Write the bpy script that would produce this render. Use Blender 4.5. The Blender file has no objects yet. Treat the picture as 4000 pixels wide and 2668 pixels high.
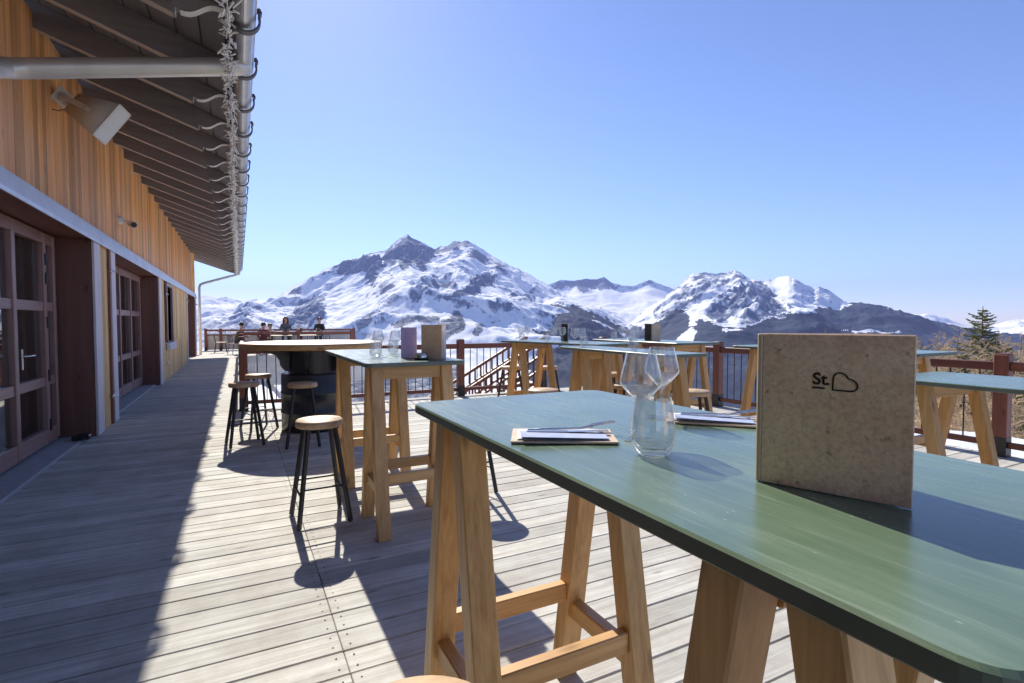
import bpy, bmesh, math, random
import numpy as np
from mathutils import Vector, Matrix
random.seed(7); rng = np.random.default_rng(7)
S = bpy.context.scene
COL = S.collection
R = math.radians
# ------------------------------------------------------------------ camera
CAMH, YAW, PITCH, FPX = 1.355, R(27.4), R(2.13), 1210.0
cd = bpy.data.cameras.new('camera'); cam = bpy.data.objects.new('camera', cd); COL.objects.link(cam)
cam.location = (0, 0, CAMH); cam.rotation_euler = (R(90) - PITCH, 0, -YAW)
cd.sensor_width = 36; cd.lens = FPX / 2351 * 36; cd.clip_start = .05; cd.clip_end = 90000
S.camera = cam
# ------------------------------------------------------------------ light
SUN_EL, SUN_AZ = R(38.2), R(6.1)          # azimuth measured from +Y towards +X
W = bpy.data.worlds.new('World'); S.world = W; W.use_nodes = True
nt = W.node_tree; bg = nt.nodes['Background']
sky = nt.nodes.new('ShaderNodeTexSky'); sky.sky_type = 'NISHITA'; sky.sun_disc = False
sky.sun_elevation = SUN_EL; sky.sun_rotation = SUN_AZ
sky.altitude = 2000; sky.air_density = 1.0; sky.dust_density = .6; sky.ozone_density = 6.0
wb = nt.nodes.new('ShaderNodeMix'); wb.data_type = 'RGBA'; wb.blend_type = 'MULTIPLY'; wb.inputs[0].default_value = 1; wb.inputs[7].default_value = (1, .89, .93, 1)   # white balance
nt.links.new(sky.outputs[0], wb.inputs[6]); nt.links.new(wb.outputs[2], bg.inputs[0]); bg.inputs[1].default_value = .067
sl = bpy.data.lights.new('sun', 'SUN'); so = bpy.data.objects.new('sun', sl); COL.objects.link(so)
sl.energy = 2.25; sl.angle = R(.5); sl.color = (1, .945, .84)
sd = Vector((math.sin(SUN_AZ) * math.cos(SUN_EL), math.cos(SUN_AZ) * math.cos(SUN_EL), math.sin(SUN_EL)))
so.rotation_euler = sd.to_track_quat('Z', 'Y').to_euler(); so.location = sd * 60
vs = S.view_settings; vs.view_transform = 'Standard'; vs.look = 'None'; vs.exposure = 1.65; vs.gamma = 1
cy = S.cycles
cy.use_denoising = True; cy.max_bounces = 8; cy.diffuse_bounces = 6; cy.glossy_bounces = 4
cy.transmission_bounces = 8; cy.transparent_max_bounces = 24; cy.volume_bounces = 0
cy.caustics_reflective = False; cy.caustics_refractive = False; cy.sample_clamp_indirect = 6
cy.use_adaptive_sampling = True; cy.adaptive_threshold = .012

# ------------------------------------------------------------------ materials
def newmat(n):
    m = bpy.data.materials.new(n); m.use_nodes = True
    t = m.node_tree; b = t.nodes['Principled BSDF']
    return m, t, b
def N(t, typ, **k):
    n = t.nodes.new(typ)
    for a, v in k.items():
        if a.startswith('i_'):
            key = a[2:]; n.inputs[int(key) if key.isdigit() else key.replace('_', ' ')].default_value = v
        else: setattr(n, a, v)
    return n
def c4(c): return (c[0], c[1], c[2], 1)
def ramp(t, pts):
    r = t.nodes.new('ShaderNodeValToRGB'); e = r.color_ramp.elements
    while len(e) < len(pts): e.new(.5)
    for q, (p, c) in zip(e, pts): q.position = p; q.color = c4(c) if len(c) == 3 else c
    return r
def plain(n, col, rough=.6, metal=0, var=.12, scale=9, bump=0, spec=.5, coat=0):
    m, t, b = newmat(n)
    co = N(t, 'ShaderNodeTexCoord'); no = N(t, 'ShaderNodeTexNoise', i_Scale=scale, i_Detail=6.0, i_Roughness=.6)
    t.links.new(co.outputs['Object'], no.inputs[0])
    r = ramp(t, [(.3, [x * (1 - var) for x in col]), (.7, [min(1, x * (1 + var)) for x in col])])
    t.links.new(no.outputs[0], r.inputs[0]); t.links.new(r.outputs[0], b.inputs['Base Color'])
    b.inputs['Roughness'].default_value = rough; b.inputs['Metallic'].default_value = metal
    b.inputs['Specular IOR Level'].default_value = spec; b.inputs['Coat Weight'].default_value = coat
    if bump:
        n2 = N(t, 'ShaderNodeTexNoise', i_Scale=scale * 8, i_Detail=4.0)
        t.links.new(co.outputs['Object'], n2.inputs[0])
        bp = N(t, 'ShaderNodeBump', i_Strength=bump, i_Distance=.004)
        t.links.new(n2.outputs[0], bp.inputs['Height']); t.links.new(bp.outputs[0], b.inputs['Normal'])
    return m
def wood(n, lo, hi, rough=.55, gs=(1.6, 26, 26), rv=.25, knots=True, bump=.25, grey=None, coat=0):
    """grain runs along gc.x; rnd is a random number per piece"""
    m, t, b = newmat(n); L = t.links.new
    a = N(t, 'ShaderNodeAttribute', attribute_name='gc'); rn = N(t, 'ShaderNodeAttribute', attribute_name='rnd')
    mp = N(t, 'ShaderNodeMapping'); mp.inputs['Scale'].default_value = gs
    L(a.outputs['Vector'], mp.inputs[0])
    n1 = N(t, 'ShaderNodeTexNoise', i_Scale=1.0, i_Detail=7.0, i_Roughness=.65, i_Distortion=.6); L(mp.outputs[0], n1.inputs[0])
    mp2 = N(t, 'ShaderNodeMapping'); mp2.inputs['Scale'].default_value = (gs[0] * 1.7, gs[1] * 5, gs[2] * 5); L(a.outputs['Vector'], mp2.inputs[0])
    n2 = N(t, 'ShaderNodeTexNoise', i_Scale=1.0, i_Detail=3.0); L(mp2.outputs[0], n2.inputs[0])
    mx = N(t, 'ShaderNodeMath', operation='MULTIPLY_ADD'); mx.inputs[1].default_value = .35
    L(n2.outputs[0], mx.inputs[0]); L(n1.outputs[0], mx.inputs[2])
    r = ramp(t, [(.42, lo), (.62, [(x + y) / 2 for x, y in zip(lo, hi)]), (.86, hi)]); L(mx.outputs[0], r.inputs[0])
    col = r.outputs[0]
    if knots:
        mk = N(t, 'ShaderNodeMapping'); mk.inputs['Scale'].default_value = (2.2, 7, 7); L(a.outputs['Vector'], mk.inputs[0])
        vo = N(t, 'ShaderNodeTexVoronoi', i_Scale=1.0); L(mk.outputs[0], vo.inputs[0])
        kr = ramp(t, [(.03, (.35, .3, .28)), (.13, (1, 1, 1))]); L(vo.outputs['Distance'], kr.inputs[0])
        mm = N(t, 'ShaderNodeMix', data_type='RGBA', blend_type='MULTIPLY', i_0=1.0); L(col, mm.inputs[6]); L(kr.outputs[0], mm.inputs[7]); col = mm.outputs[2]
    if grey:
        geo = N(t, 'ShaderNodeNewGeometry'); gn = N(t, 'ShaderNodeTexNoise', i_Scale=grey[1], i_Detail=8.0, i_Roughness=.7); L(geo.outputs['Position'], gn.inputs[0])
        gr = ramp(t, [(.4, (0, 0, 0)), (.66, (1, 1, 1))]); L(gn.outputs[0], gr.inputs[0])
        gm = N(t, 'ShaderNodeMix', data_type='RGBA'); L(gr.outputs[0], gm.inputs[0]); L(col, gm.inputs[6]); gm.inputs[7].default_value = c4(grey[0])
        fm = N(t, 'ShaderNodeMix', data_type='RGBA', i_0=grey[2]); L(col, fm.inputs[6]); L(gm.outputs[2], fm.inputs[7]); col = fm.outputs[2]
    hv = N(t, 'ShaderNodeHueSaturation'); mr = N(t, 'ShaderNodeMapRange'); mr.inputs[3].default_value = 1 - rv; mr.inputs[4].default_value = 1 + rv
    L(rn.outputs['Fac'], mr.inputs[0]); L(mr.outputs[0], hv.inputs['Value']); L(col, hv.inputs['Color'])
    L(hv.outputs[0], b.inputs['Base Color'])
    b.inputs['Roughness'].default_value = rough; b.inputs['Coat Weight'].default_value = coat
    bp = N(t, 'ShaderNodeBump', i_Strength=bump, i_Distance=.003); L(mx.outputs[0], bp.inputs['Height']); L(bp.outputs[0], b.inputs['Normal'])
    return m
def glassy(n, tint=(1, 1, 1), ior=1.45, base=.0, rim=0.0, rimcol=(.9, .95, 1)):
    """thin clear pane or glass wall: straight-through transparency plus fresnel mirror"""
    m, t, b = newmat(n); L = t.links.new; t.nodes.remove(b); out = t.nodes['Material Output']
    tr = N(t, 'ShaderNodeBsdfTransparent'); tr.inputs[0].default_value = c4(tint)
    gl = N(t, 'ShaderNodeBsdfGlossy', i_Roughness=.03)
    fw = N(t, 'ShaderNodeLayerWeight', i_Blend=.5); pw5 = N(t, 'ShaderNodeMath', operation='POWER'); pw5.inputs[1].default_value = 4.5; L(fw.outputs['Facing'], pw5.inputs[0])
    ad = N(t, 'ShaderNodeMapRange'); ad.inputs[3].default_value = .04 + base; ad.inputs[4].default_value = ior; L(pw5.outputs[0], ad.inputs[0])
    if rim:
        gb = N(t, 'ShaderNodeBsdfGlass', i_Roughness=.0, i_IOR=1.45); gb.inputs[0].default_value = (.97, .98, .98, 1)
        m0 = N(t, 'ShaderNodeMixShader', i_0=.12); L(tr.outputs[0], m0.inputs[1]); L(gb.outputs[0], m0.inputs[2]); tr = m0
    mx = N(t, 'ShaderNodeMixShader'); L(ad.outputs[0], mx.inputs[0]); L(tr.outputs[0], mx.inputs[1]); L(gl.outputs[0], mx.inputs[2])
    last = mx
    if rim:
        lw = N(t, 'ShaderNodeLayerWeight', i_Blend=.5); pr_ = ramp(t, [(.56, (0, 0, 0)), (.82, (.28, .28, .28)), (.96, (1, 1, 1))]); L(lw.outputs['Facing'], pr_.inputs[0]); pw = N(t, 'ShaderNodeMath', operation='MULTIPLY', use_clamp=True); pw.inputs[1].default_value = rim
        L(pr_.outputs[0], pw.inputs[0]); df = N(t, 'ShaderNodeBsdfTranslucent'); df.inputs[0].default_value = c4(rimcol)  # whitish edge highlight painted onto the glass by view angle
        m2 = N(t, 'ShaderNodeMixShader'); L(pw.outputs[0], m2.inputs[0]); L(mx.outputs[0], m2.inputs[1]); L(df.outputs[0], m2.inputs[2]); last = m2
    L(last.outputs[0], out.inputs[0])
    return m

M = {}
def mat_cork():
    m, t, b = newmat('menu_cork_board'); L = t.links.new
    co = N(t, 'ShaderNodeTexCoord')
    n1 = N(t, 'ShaderNodeTexNoise', i_Scale=14.0, i_Detail=9.0, i_Roughness=.7, i_Distortion=.4); L(co.outputs['Object'], n1.inputs[0])
    n2 = N(t, 'ShaderNodeTexNoise', i_Scale=170.0, i_Detail=5.0, i_Roughness=.7); L(co.outputs['Object'], n2.inputs[0])
    n3 = N(t, 'ShaderNodeTexNoise', i_Scale=60.0, i_Detail=3.0); L(co.outputs['Object'], n3.inputs[0])
    r1 = ramp(t, [(.3, (.80, .53, .37)), (.7, (.98, .75, .55))]); L(n1.outputs[0], r1.inputs[0])
    r2 = ramp(t, [(.3, (.7, .68, .66)), (.55, (1, 1, 1)), (.75, (1.12, 1.12, 1.1))]); L(n2.outputs[0], r2.inputs[0])
    r3 = ramp(t, [(.66, (1, 1, 1)), (.76, (.5, .44, .4))]); L(n3.outputs[0], r3.inputs[0])
    a = N(t, 'ShaderNodeMix', data_type='RGBA', blend_type='MULTIPLY', i_0=1.0); L(r1.outputs[0], a.inputs[6]); L(r2.outputs[0], a.inputs[7])
    c = N(t, 'ShaderNodeMix', data_type='RGBA', blend_type='MULTIPLY', i_0=1.0); L(a.outputs[2], c.inputs[6]); L(r3.outputs[0], c.inputs[7])
    L(c.outputs[2], b.inputs['Base Color']); b.inputs['Roughness'].default_value = .6
    bp = N(t, 'ShaderNodeBump', i_Strength=.25, i_Distance=.001); L(n2.outputs[0], bp.inputs['Height']); L(bp.outputs[0], b.inputs['Normal'])
    return m
M['honey'] = wood('honey_pine', (.40, .21, .07), (.71, .44, .18), rough=.42, rv=.14)
M['deck'] = wood('weathered_deck', (.345, .335, .295), (.665, .652, .595), rough=.8, gs=(1.2, 30, 30), rv=.17, bump=.7, grey=((.32, .265, .21), 3.2, .5))
M['cladding'] = wood('larch_cladding', (.46, .165, .04), (.90, .46, .15), rough=.6, gs=(.8, 20, 20), rv=.34, bump=.4, grey=((.60, .38, .29), .9, .5))
M['cladding_low'] = wood('larch_cladding_lower', (.52, .28, .08), (.88, .58, .25), rough=.6, gs=(.8, 13, 13), rv=.3, bump=.3)
M['soffit'] = wood('soffit_board', (.17, .155, .165), (.25, .23, .24), rough=.7, gs=(.8, 10, 10), rv=.15, knots=False)
M['rafter'] = wood('rafter_wood', (.18, .16, .165), (.26, .235, .24), rough=.7, gs=(.8, 16, 16), rv=.12, knots=False)
M['rafterlow'] = wood('rafter_bounce_underside', (.44, .35, .285), (.62, .52, .44), rough=.7, gs=(.8, 16, 16), rv=.12, knots=False)  # paler underside: bounce light from the deck put into the colour
M['endgrain'] = wood('rafter_end_paint', (.66, .63, .62), (.84, .82, .80), rough=.7, rv=.1, knots=False)
M['redbrown'] = wood('red_brown_stain', (.12, .036, .022), (.215, .07, .042), rough=.5, gs=(1.2, 18, 18), rv=.2)
M['jamb'] = wood('dark_jamb_stain', (.13, .055, .04), (.22, .095, .065), rough=.5, gs=(.7, 9, 9), rv=.15)
M['joinery'] = wood('door_joinery_paint', (.25, .135, .11), (.38, .23, .195), rough=.4, rv=.12, knots=False)
M['trim'] = wood('pale_trim_board', (.55, .48, .49), (.78, .71, .71), rough=.6, rv=.1, knots=False)
M['seat'] = wood('stool_seat_wood', (.34, .21, .115), (.62, .43, .26), rough=.5, gs=(5, 22, 22), rv=.15, knots=False)
M['roundtop'] = wood('round_top_wood', (.42, .26, .14), (.70, .52, .34), rough=.5, gs=(1.5, 14, 14), rv=.15)
M['menu'] = mat_cork()
M['menu_wood'] = wood('menu_back_wood', (.42, .29, .19), (.62, .46, .32), rough=.62, gs=(5, 14, 14), rv=.1, bump=.3)
M['menudark'] = wood('menu_dark_wood', (.04, .026, .02), (.09, .06, .045), rough=.55, rv=.1)
M['board'] = wood('set_board', (.45, .33, .22), (.66, .52, .38), rough=.6, rv=.1, knots=False)
M['metal_dark'] = plain('stool_black_steel', (.035, .033, .036), rough=.45, metal=.3, var=.35, scale=30)
M['barrel'] = plain('barrel_black_paint', (.030, .032, .036), rough=.3, var=.3, scale=12, bump=.15)
M['zinc'] = plain('zinc_gutter', (.50, .49, .48), rough=.32, metal=.85, var=.14, scale=6)
M['zincpipe'] = plain('pale_zinc_pipe', (.66, .65, .63), rough=.42, metal=.55, var=.06, scale=5)
M['flash'] = plain('lead_flashing', (.66, .68, .74), rough=.38, metal=.25, var=.12, scale=3)
M['bracket'] = plain('bracket_steel', (.13, .125, .125), rough=.5, metal=.4)
M['speaker'] = plain('speaker_grey_plastic', (.62, .585, .53), rough=.5, var=.04)
M['grille'] = plain('speaker_grille_white', (.72, .75, .76), rough=.45, var=.05, scale=60)
M['white'] = plain('white_plastic', (.75, .74, .72), rough=.4, var=.05)
M['black'] = plain('black_plastic', (.015, .015, .017), rough=.35)
M['steel'] = plain('brushed_steel', (.62, .60, .57), rough=.25, metal=1, var=.1, scale=20)
M['lights'] = plain('garland_plastic', (.88, .85, .80), rough=.4, var=.15, scale=20, spec=.6)
M['paper'] = plain('napkin_paper', (.80, .80, .83), rough=.8, var=.04, scale=14)
M['paperblue'] = plain('blue_grey_paper', (.36, .42, .62), rough=.75, var=.2, scale=30)
M['lilac'] = plain('lilac_card', (.50, .42, .74), rough=.6, var=.06, scale=20)
M['ink'] = plain('burnt_ink', (.016, .012, .011), rough=.7)
M['lilacink'] = plain('violet_print', (.30, .22, .55), rough=.7)
M['tile'] = plain('roof_slate', (.10, .10, .11), rough=.6, scale=3)
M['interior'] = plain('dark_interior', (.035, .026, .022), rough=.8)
M['pane_reflection'] = plain('pale_pane_reflection', (.42, .42, .38), rough=.9, scale=14)  # pale colour of the painted reflections behind the panes
M['stone'] = plain('stone_threshold', (.36, .37, .38), rough=.75, scale=10, bump=.2)
M['panelgrey'] = plain('pale_parapet_panel', (.56, .54, .51), rough=.7, scale=2)
M['skin'] = plain('skin', (.55, .32, .23), rough=.55, var=.05)
M['hair'] = plain('dark_hair', (.03, .02, .016), rough=.5)
M['hairlight'] = plain('fair_hair', (.32, .22, .12), rough=.5)
M['jgrey'] = plain('grey_jacket', (.13, .14, .16), rough=.8)
M['jblack'] = plain('black_jacket', (.03, .03, .035), rough=.8)
M['jolive'] = plain('olive_jacket', (.14, .115, .06), rough=.85)
M['jcream'] = plain('cream_jacket', (.60, .55, .46), rough=.85)
M['jred'] = plain('dark_red_jacket', (.22, .04, .04), rough=.8)
M['trousers'] = plain('dark_trousers', (.04, .045, .07), rough=.85)
M['pane'] = glassy('window_pane', (.72, .77, .76), .95, .24)
M['glass'] = glassy('drinking_glass', (.98, .985, .985), .88, .05, .8, (1, 1, 1))
M['bark'] = plain('larch_bark', (.17, .115, .075), rough=.9, var=.3, scale=3)
M['twig'] = plain('larch_twig', (.52, .38, .23), rough=.9, var=.3, scale=2)
M['needle'] = plain('conifer_needles', (.17, .18, .06), rough=.8, var=.5, scale=1.2)

def mat_tabletop():
    m, t, b = newmat('green_laminate'); L = t.links.new
    a = N(t, 'ShaderNodeAttribute', attribute_name='gc')
    mp = N(t, 'ShaderNodeMapping'); mp.inputs['Scale'].default_value = (3.0, 22, 22); L(a.outputs['Vector'], mp.inputs[0])
    n1 = N(t, 'ShaderNodeTexNoise', i_Scale=1.0, i_Detail=8.0, i_Roughness=.65, i_Distortion=.8); L(mp.outputs[0], n1.inputs[0])
    n2 = N(t, 'ShaderNodeTexNoise', i_Scale=5.0, i_Detail=5.0); L(a.outputs['Vector'], n2.inputs[0])
    r = ramp(t, [(.3, (.10, .15, .095)), (.55, (.135, .195, .125)), (.78, (.21, .27, .19))]); L(n1.outputs[0], r.inputs[0])
    r2 = ramp(t, [(.3, (.8, .85, .8)), (.7, (1.1, 1.1, 1.1))]); L(n2.outputs[0], r2.inputs[0])
    mm = N(t, 'ShaderNodeMix', data_type='RGBA', blend_type='MULTIPLY', i_0=1.0); L(r.outputs[0], mm.inputs[6]); L(r2.outputs[0], mm.inputs[7])
    # scattered crumbs and scuffs
    ms = N(t, 'ShaderNodeMapping'); ms.inputs['Scale'].default_value = (26, 60, 60); L(a.outputs['Vector'], ms.inputs[0])
    vo = N(t, 'ShaderNodeTexVoronoi', i_Scale=1.0); L(ms.outputs[0], vo.inputs[0])
    vr = ramp(t, [(.0, (1, 1, 1)), (.10, (0, 0, 0))]); L(vo.outputs['Distance'], vr.inputs[0])
    gate = N(t, 'ShaderNodeTexNoise', i_Scale=6.0); L(a.outputs['Vector'], gate.inputs[0])
    gr = ramp(t, [(.48, (0, 0, 0)), (.62, (.9, .9, .9))]); L(gate.outputs[0], gr.inputs[0])
    mu = N(t, 'ShaderNodeMath', operation='MULTIPLY'); L(vr.outputs[0], mu.inputs[0]); L(gr.outputs[0], mu.inputs[1])
    m3 = N(t, 'ShaderNodeMix', data_type='RGBA'); L(mu.outputs[0], m3.inputs[0]); L(mm.outputs[2], m3.inputs[6]); m3.inputs[7].default_value = (.5, .55, .5, 1)
    mq = N(t, 'ShaderNodeMapping'); mq.inputs['Scale'].default_value = (5.0, 120, 120); mq.inputs['Rotation'].default_value = (0, 0, .12); L(a.outputs['Vector'], mq.inputs[0])
    nq = N(t, 'ShaderNodeTexNoise', i_Scale=1.0, i_Detail=4.0, i_Roughness=.6); L(mq.outputs[0], nq.inputs[0])
    rq = ramp(t, [(.60, (0, 0, 0)), (.74, (.45, .45, .45))]); L(nq.outputs[0], rq.inputs[0])
    m4 = N(t, 'ShaderNodeMix', data_type='RGBA'); L(rq.outputs[0], m4.inputs[0]); L(m3.outputs[2], m4.inputs[6]); m4.inputs[7].default_value = (.36, .42, .35, 1); m3 = m4
    L(m3.outputs[2], b.inputs['Base Color'])
    rr = N(t, 'ShaderNodeMapRange'); rr.inputs[3].default_value = .16; rr.inputs[4].default_value = .34; L(n1.outputs[0], rr.inputs[0]); L(rr.outputs[0], b.inputs['Roughness'])
    b.inputs['IOR'].default_value = 1.55
    return m
M['laminate'] = mat_tabletop()
M['lamedge'] = plain('dark_green_edge', (.13, .16, .125), rough=.45, var=.15)

def mat_mountain(name, seed, dark=.8):
    m, t, b = newmat(name); L = t.links.new
    geo = N(t, 'ShaderNodeNewGeometry'); rk = N(t, 'ShaderNodeAttribute', attribute_name='rock'); fo = N(t, 'ShaderNodeAttribute', attribute_name='forest')
    def noise(s, d=8.0, ro=.65, st=(1, 1, 1)):
        mp = N(t, 'ShaderNodeMapping'); mp.inputs['Scale'].default_value = st; mp.inputs['Location'].default_value = (seed * 1000, 0, 0); L(geo.outputs['Position'], mp.inputs[0])
        n = N(t, 'ShaderNodeTexNoise', i_Scale=s, i_Detail=d, i_Roughness=ro); L(mp.outputs[0], n.inputs[0]); return n
    na = noise(.006, st=(1, 1, .35)); nb = noise(.02, 6.0, .7, (1, 1, .5)); nf = noise(.035, 4.0, .7)
    # rock factor: painted rock + noise break-up
    ad = N(t, 'ShaderNodeMath', operation='ADD'); L(rk.outputs['Fac'], ad.inputs[0]); L(na.outputs[0], ad.inputs[1])
    rr = ramp(t, [(.0, (0, 0, 0)), (.42, (0, 0, 0)), (.49, (1, 1, 1))])
    hf = N(t, 'ShaderNodeMath', operation='MULTIPLY'); hf.inputs[1].default_value = .5; L(ad.outputs[0], hf.inputs[0]); L(hf.outputs[0], rr.inputs[0])
    rockc = ramp(t, [(.3, (.065, .092, .15)), (.55, (.125, .165, .245)), (.66, (.25, .30, .39)), (.74, (.75, .77, .80))]); L(nb.outputs[0], rockc.inputs[0])
    snow = ramp(t, [(.3, (.88, .89, .91)), (.7, (.96, .96, .96))]); L(nb.outputs[0], snow.inputs[0])
    m1 = N(t, 'ShaderNodeMix', data_type='RGBA'); L(rr.outputs[0], m1.inputs[0]); L(snow.outputs[0], m1.inputs[6]); L(rockc.outputs[0], m1.inputs[7])
    fc = ramp(t, [(.35, (.028, .046, .075)), (.6, (.055, .082, .125)), (.72, (.17, .18, .20)), (.80, (.65, .67, .70))]); L(nf.outputs[0], fc.inputs[0])
    fb = ramp(t, [(p_, tuple(q_ * dark for q_ in c_)) for p_, c_ in ((.32, (.5, .57, .7)), (.5, (1, 1, 1)), (.66, (1.2, 1.22, 1.25)), (.78, (2.2, 2.25, 2.3)))]); L(noise(.0045, 9.0, .72, (1, 1, .4)).outputs[0], fb.inputs[0])
    fm_ = N(t, 'ShaderNodeMix', data_type='RGBA', blend_type='MULTIPLY', i_0=1.0); L(fc.outputs[0], fm_.inputs[6]); L(fb.outputs[0], fm_.inputs[7])
    fr = ramp(t, [(.38, (0, 0, 0)), (.58, (1, 1, 1))])
    a2 = N(t, 'ShaderNodeMath', operation='ADD'); L(fo.outputs['Fac'], a2.inputs[0]); L(noise(.012, 8.0, .7).outputs[0], a2.inputs[1])
    h2 = N(t, 'ShaderNodeMath', operation='MULTIPLY'); h2.inputs[1].default_value = .5; L(a2.outputs[0], h2.inputs[0]); L(h2.outputs[0], fr.inputs[0])
    m2 = N(t, 'ShaderNodeMix', data_type='RGBA'); L(fr.outputs[0], m2.inputs[0]); L(m1.outputs[2], m2.inputs[6]); L(fm_.outputs[2], m2.inputs[7])
    L(m2.outputs[2], b.inputs['Base Color']); b.inputs['Roughness'].default_value = .85; b.inputs['Specular IOR Level'].default_value = .1
    return m
def mat_snow():
    m, t, b = newmat('near_snow'); L = t.links.new
    geo = N(t, 'ShaderNodeNewGeometry'); n = N(t, 'ShaderNodeTexNoise', i_Scale=.9, i_Detail=9.0, i_Roughness=.6); L(geo.outputs['Position'], n.inputs[0])
    r = ramp(t, [(.25, (.62, .63, .66)), (.6, (.84, .85, .86))]); L(n.outputs[0], r.inputs[0]); L(r.outputs[0], b.inputs['Base Color'])
    b.inputs['Roughness'].default_value = .7
    bp = N(t, 'ShaderNodeBump', i_Strength=.8, i_Distance=.25); L(n.outputs[0], bp.inputs['Height']); L(bp.outputs[0], b.inputs['Normal'])
    return m
M['snow'] = mat_snow()

# ------------------------------------------------------------------ mesh helpers
class MB:
    def __init__(s): s.v = []; s.f = []; s.sm = []; s.mi = []; s.g = []; s.r = []
    def add(s, verts, faces, smooth=False, mi=0, gc=None, rnd=None):
        o = len(s.v); s.v += [tuple(p) for p in verts]
        s.f += [tuple(o + i for i in f) for f in faces]
        s.sm += [smooth] * len(faces); s.mi += [mi] * len(faces)
        off = (random.uniform(-50, 50), random.uniform(-50, 50), random.uniform(-50, 50))
        gc = verts if gc is None else gc
        s.g += [(p[0] + off[0], p[1] + off[1], p[2] + off[2]) for p in gc]
        s.r += [random.random() if rnd is None else rnd] * len(verts)
    def box(s, c, size, bev=.0, rot=None, grain=0, mi=0, rnd=None):
        """chamfered box; grain = index of the axis along which wood grain runs"""
        hx = [d / 2 for d in size]; b = min(bev, min(hx) * .9)
        vs = []; fs = []
        if b <= 0:
            idx = {}
            for i in (-1, 1):
                for j in (-1, 1):
                    for k in (-1, 1): idx[(i, j, k)] = len(vs); vs.append((i * hx[0], j * hx[1], k * hx[2]))
            q = lambda *a: fs.append(tuple(idx[x] for x in a))
            q((-1,-1,-1),(-1,-1,1),(-1,1,1),(-1,1,-1)); q((1,-1,-1),(1,1,-1),(1,1,1),(1,-1,1))
            q((-1,-1,-1),(1,-1,-1),(1,-1,1),(-1,-1,1)); q((-1,1,-1),(-1,1,1),(1,1,1),(1,1,-1))
            q((-1,-1,-1),(-1,1,-1),(1,1,-1),(1,-1,-1)); q((-1,-1,1),(1,-1,1),(1,1,1),(-1,1,1))
        else:
            idx = {}
            for i in (-1, 1):
                for j in (-1, 1):
                    for k in (-1, 1):
                        for ax in range(3):
                            p = [i * (hx[0] - b), j * (hx[1] - b), k * (hx[2] - b)]; p[ax] += (i, j, k)[ax] * b
                            idx[(i, j, k, ax)] = len(vs); vs.append(tuple(p))
            for ax in range(3):
                o1, o2 = (ax + 1) % 3, (ax + 2) % 3
                for sg in (-1, 1):
                    ring = []
                    for (u, w) in ((-1,-1),(1,-1),(1,1),(-1,1)):
                        k = [0, 0, 0]; k[ax] = sg; k[o1] = u; k[o2] = w; ring.append(idx[tuple(k) + (ax,)])
                    fs.append(tuple(ring if sg > 0 else ring[::-1]))
                for u in (-1, 1):
                    for w in (-1, 1):
                        k0 = [0, 0, 0]; k1 = [0, 0, 0]; k0[ax] = -1; k1[ax] = 1
                        for k in (k0, k1): k[o1] = u; k[o2] = w
                        r4 = [idx[tuple(k0) + (o1,)], idx[tuple(k1) + (o1,)], idx[tuple(k1) + (o2,)], idx[tuple(k0) + (o2,)]]
                        fs.append(tuple(r4 if u * w > 0 else r4[::-1]))
            for i in (-1, 1):
                for j in (-1, 1):
                    for k in (-1, 1):
                        r3 = [idx[(i, j, k, a)] for a in range(3)]
                        fs.append(tuple(r3 if i * j * k > 0 else r3[::-1]))
        order = {0: (0, 1, 2), 1: (1, 0, 2), 2: (2, 0, 1)}[grain]
        gc = [(p[order[0]], p[order[1]], p[order[2]]) for p in vs]
        Mx = rot if rot is not None else Matrix.Identity(3); c = Vector(c)
        s.add([Mx @ Vector(p) + c for p in vs], fs, False, mi, gc, rnd)
    def beam(s, p0, p1, w, h, up=(0, 0, 1), bev=.003, mi=0, rnd=None, ext=0):
        p0 = Vector(p0); p1 = Vector(p1); d = (p1 - p0); L = d.length + 2 * ext; d.normalize()
        u = Vector(up); y = u.cross(d)
        if y.length < 1e-4: y = Vector((0, 1, 0)).cross(d)
        y.normalize(); z = d.cross(y)
        s.box((p0 + p1) / 2, (L, w, h), bev, Matrix((d, y, z)).transposed(), 0, mi, rnd)
    def tube(s, pts, r, seg=8, mi=0, cap=True, rnd=None, smooth=True):
        pts = [Vector(p) for p in pts]; n = len(pts); rs = r if isinstance(r, (list, tuple)) else [r] * n
        vs = []; gc = []; fs = []; acc = 0; prev = None
        for i, p in enumerate(pts):
            d = (pts[min(i + 1, n - 1)] - pts[max(i - 1, 0)]).normalized()
            if prev is None:
                a = Vector((0, 0, 1)) if abs(d.z) < .9 else Vector((1, 0, 0)); x = a.cross(d).normalized()
            else: x = (prev - d * prev.dot(d)).normalized()
            prev = x; y = d.cross(x)
            if i: acc += (p - pts[i - 1]).length
            for k in range(seg):
                a = 2 * math.pi * k / seg; vs.append(p + (x * math.cos(a) + y * math.sin(a)) * rs[i]); gc.append((acc, math.cos(a) * rs[i], math.sin(a) * rs[i]))
        for i in range(n - 1):
            for k in range(seg):
                k2 = (k + 1) % seg; fs.append((i * seg + k, i * seg + k2, (i + 1) * seg + k2, (i + 1) * seg + k))
        s.add(vs, fs, smooth, mi, gc, rnd)
        if cap:
            for ring, rev in ((range(seg), True), (range((n - 1) * seg, n * seg), False)):
                ring = list(ring); vv = [vs[i] for i in ring]; s.add(vv, [tuple(range(seg))[::-1] if rev else tuple(range(seg))], False, mi, [gc[i] for i in ring], rnd)
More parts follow.
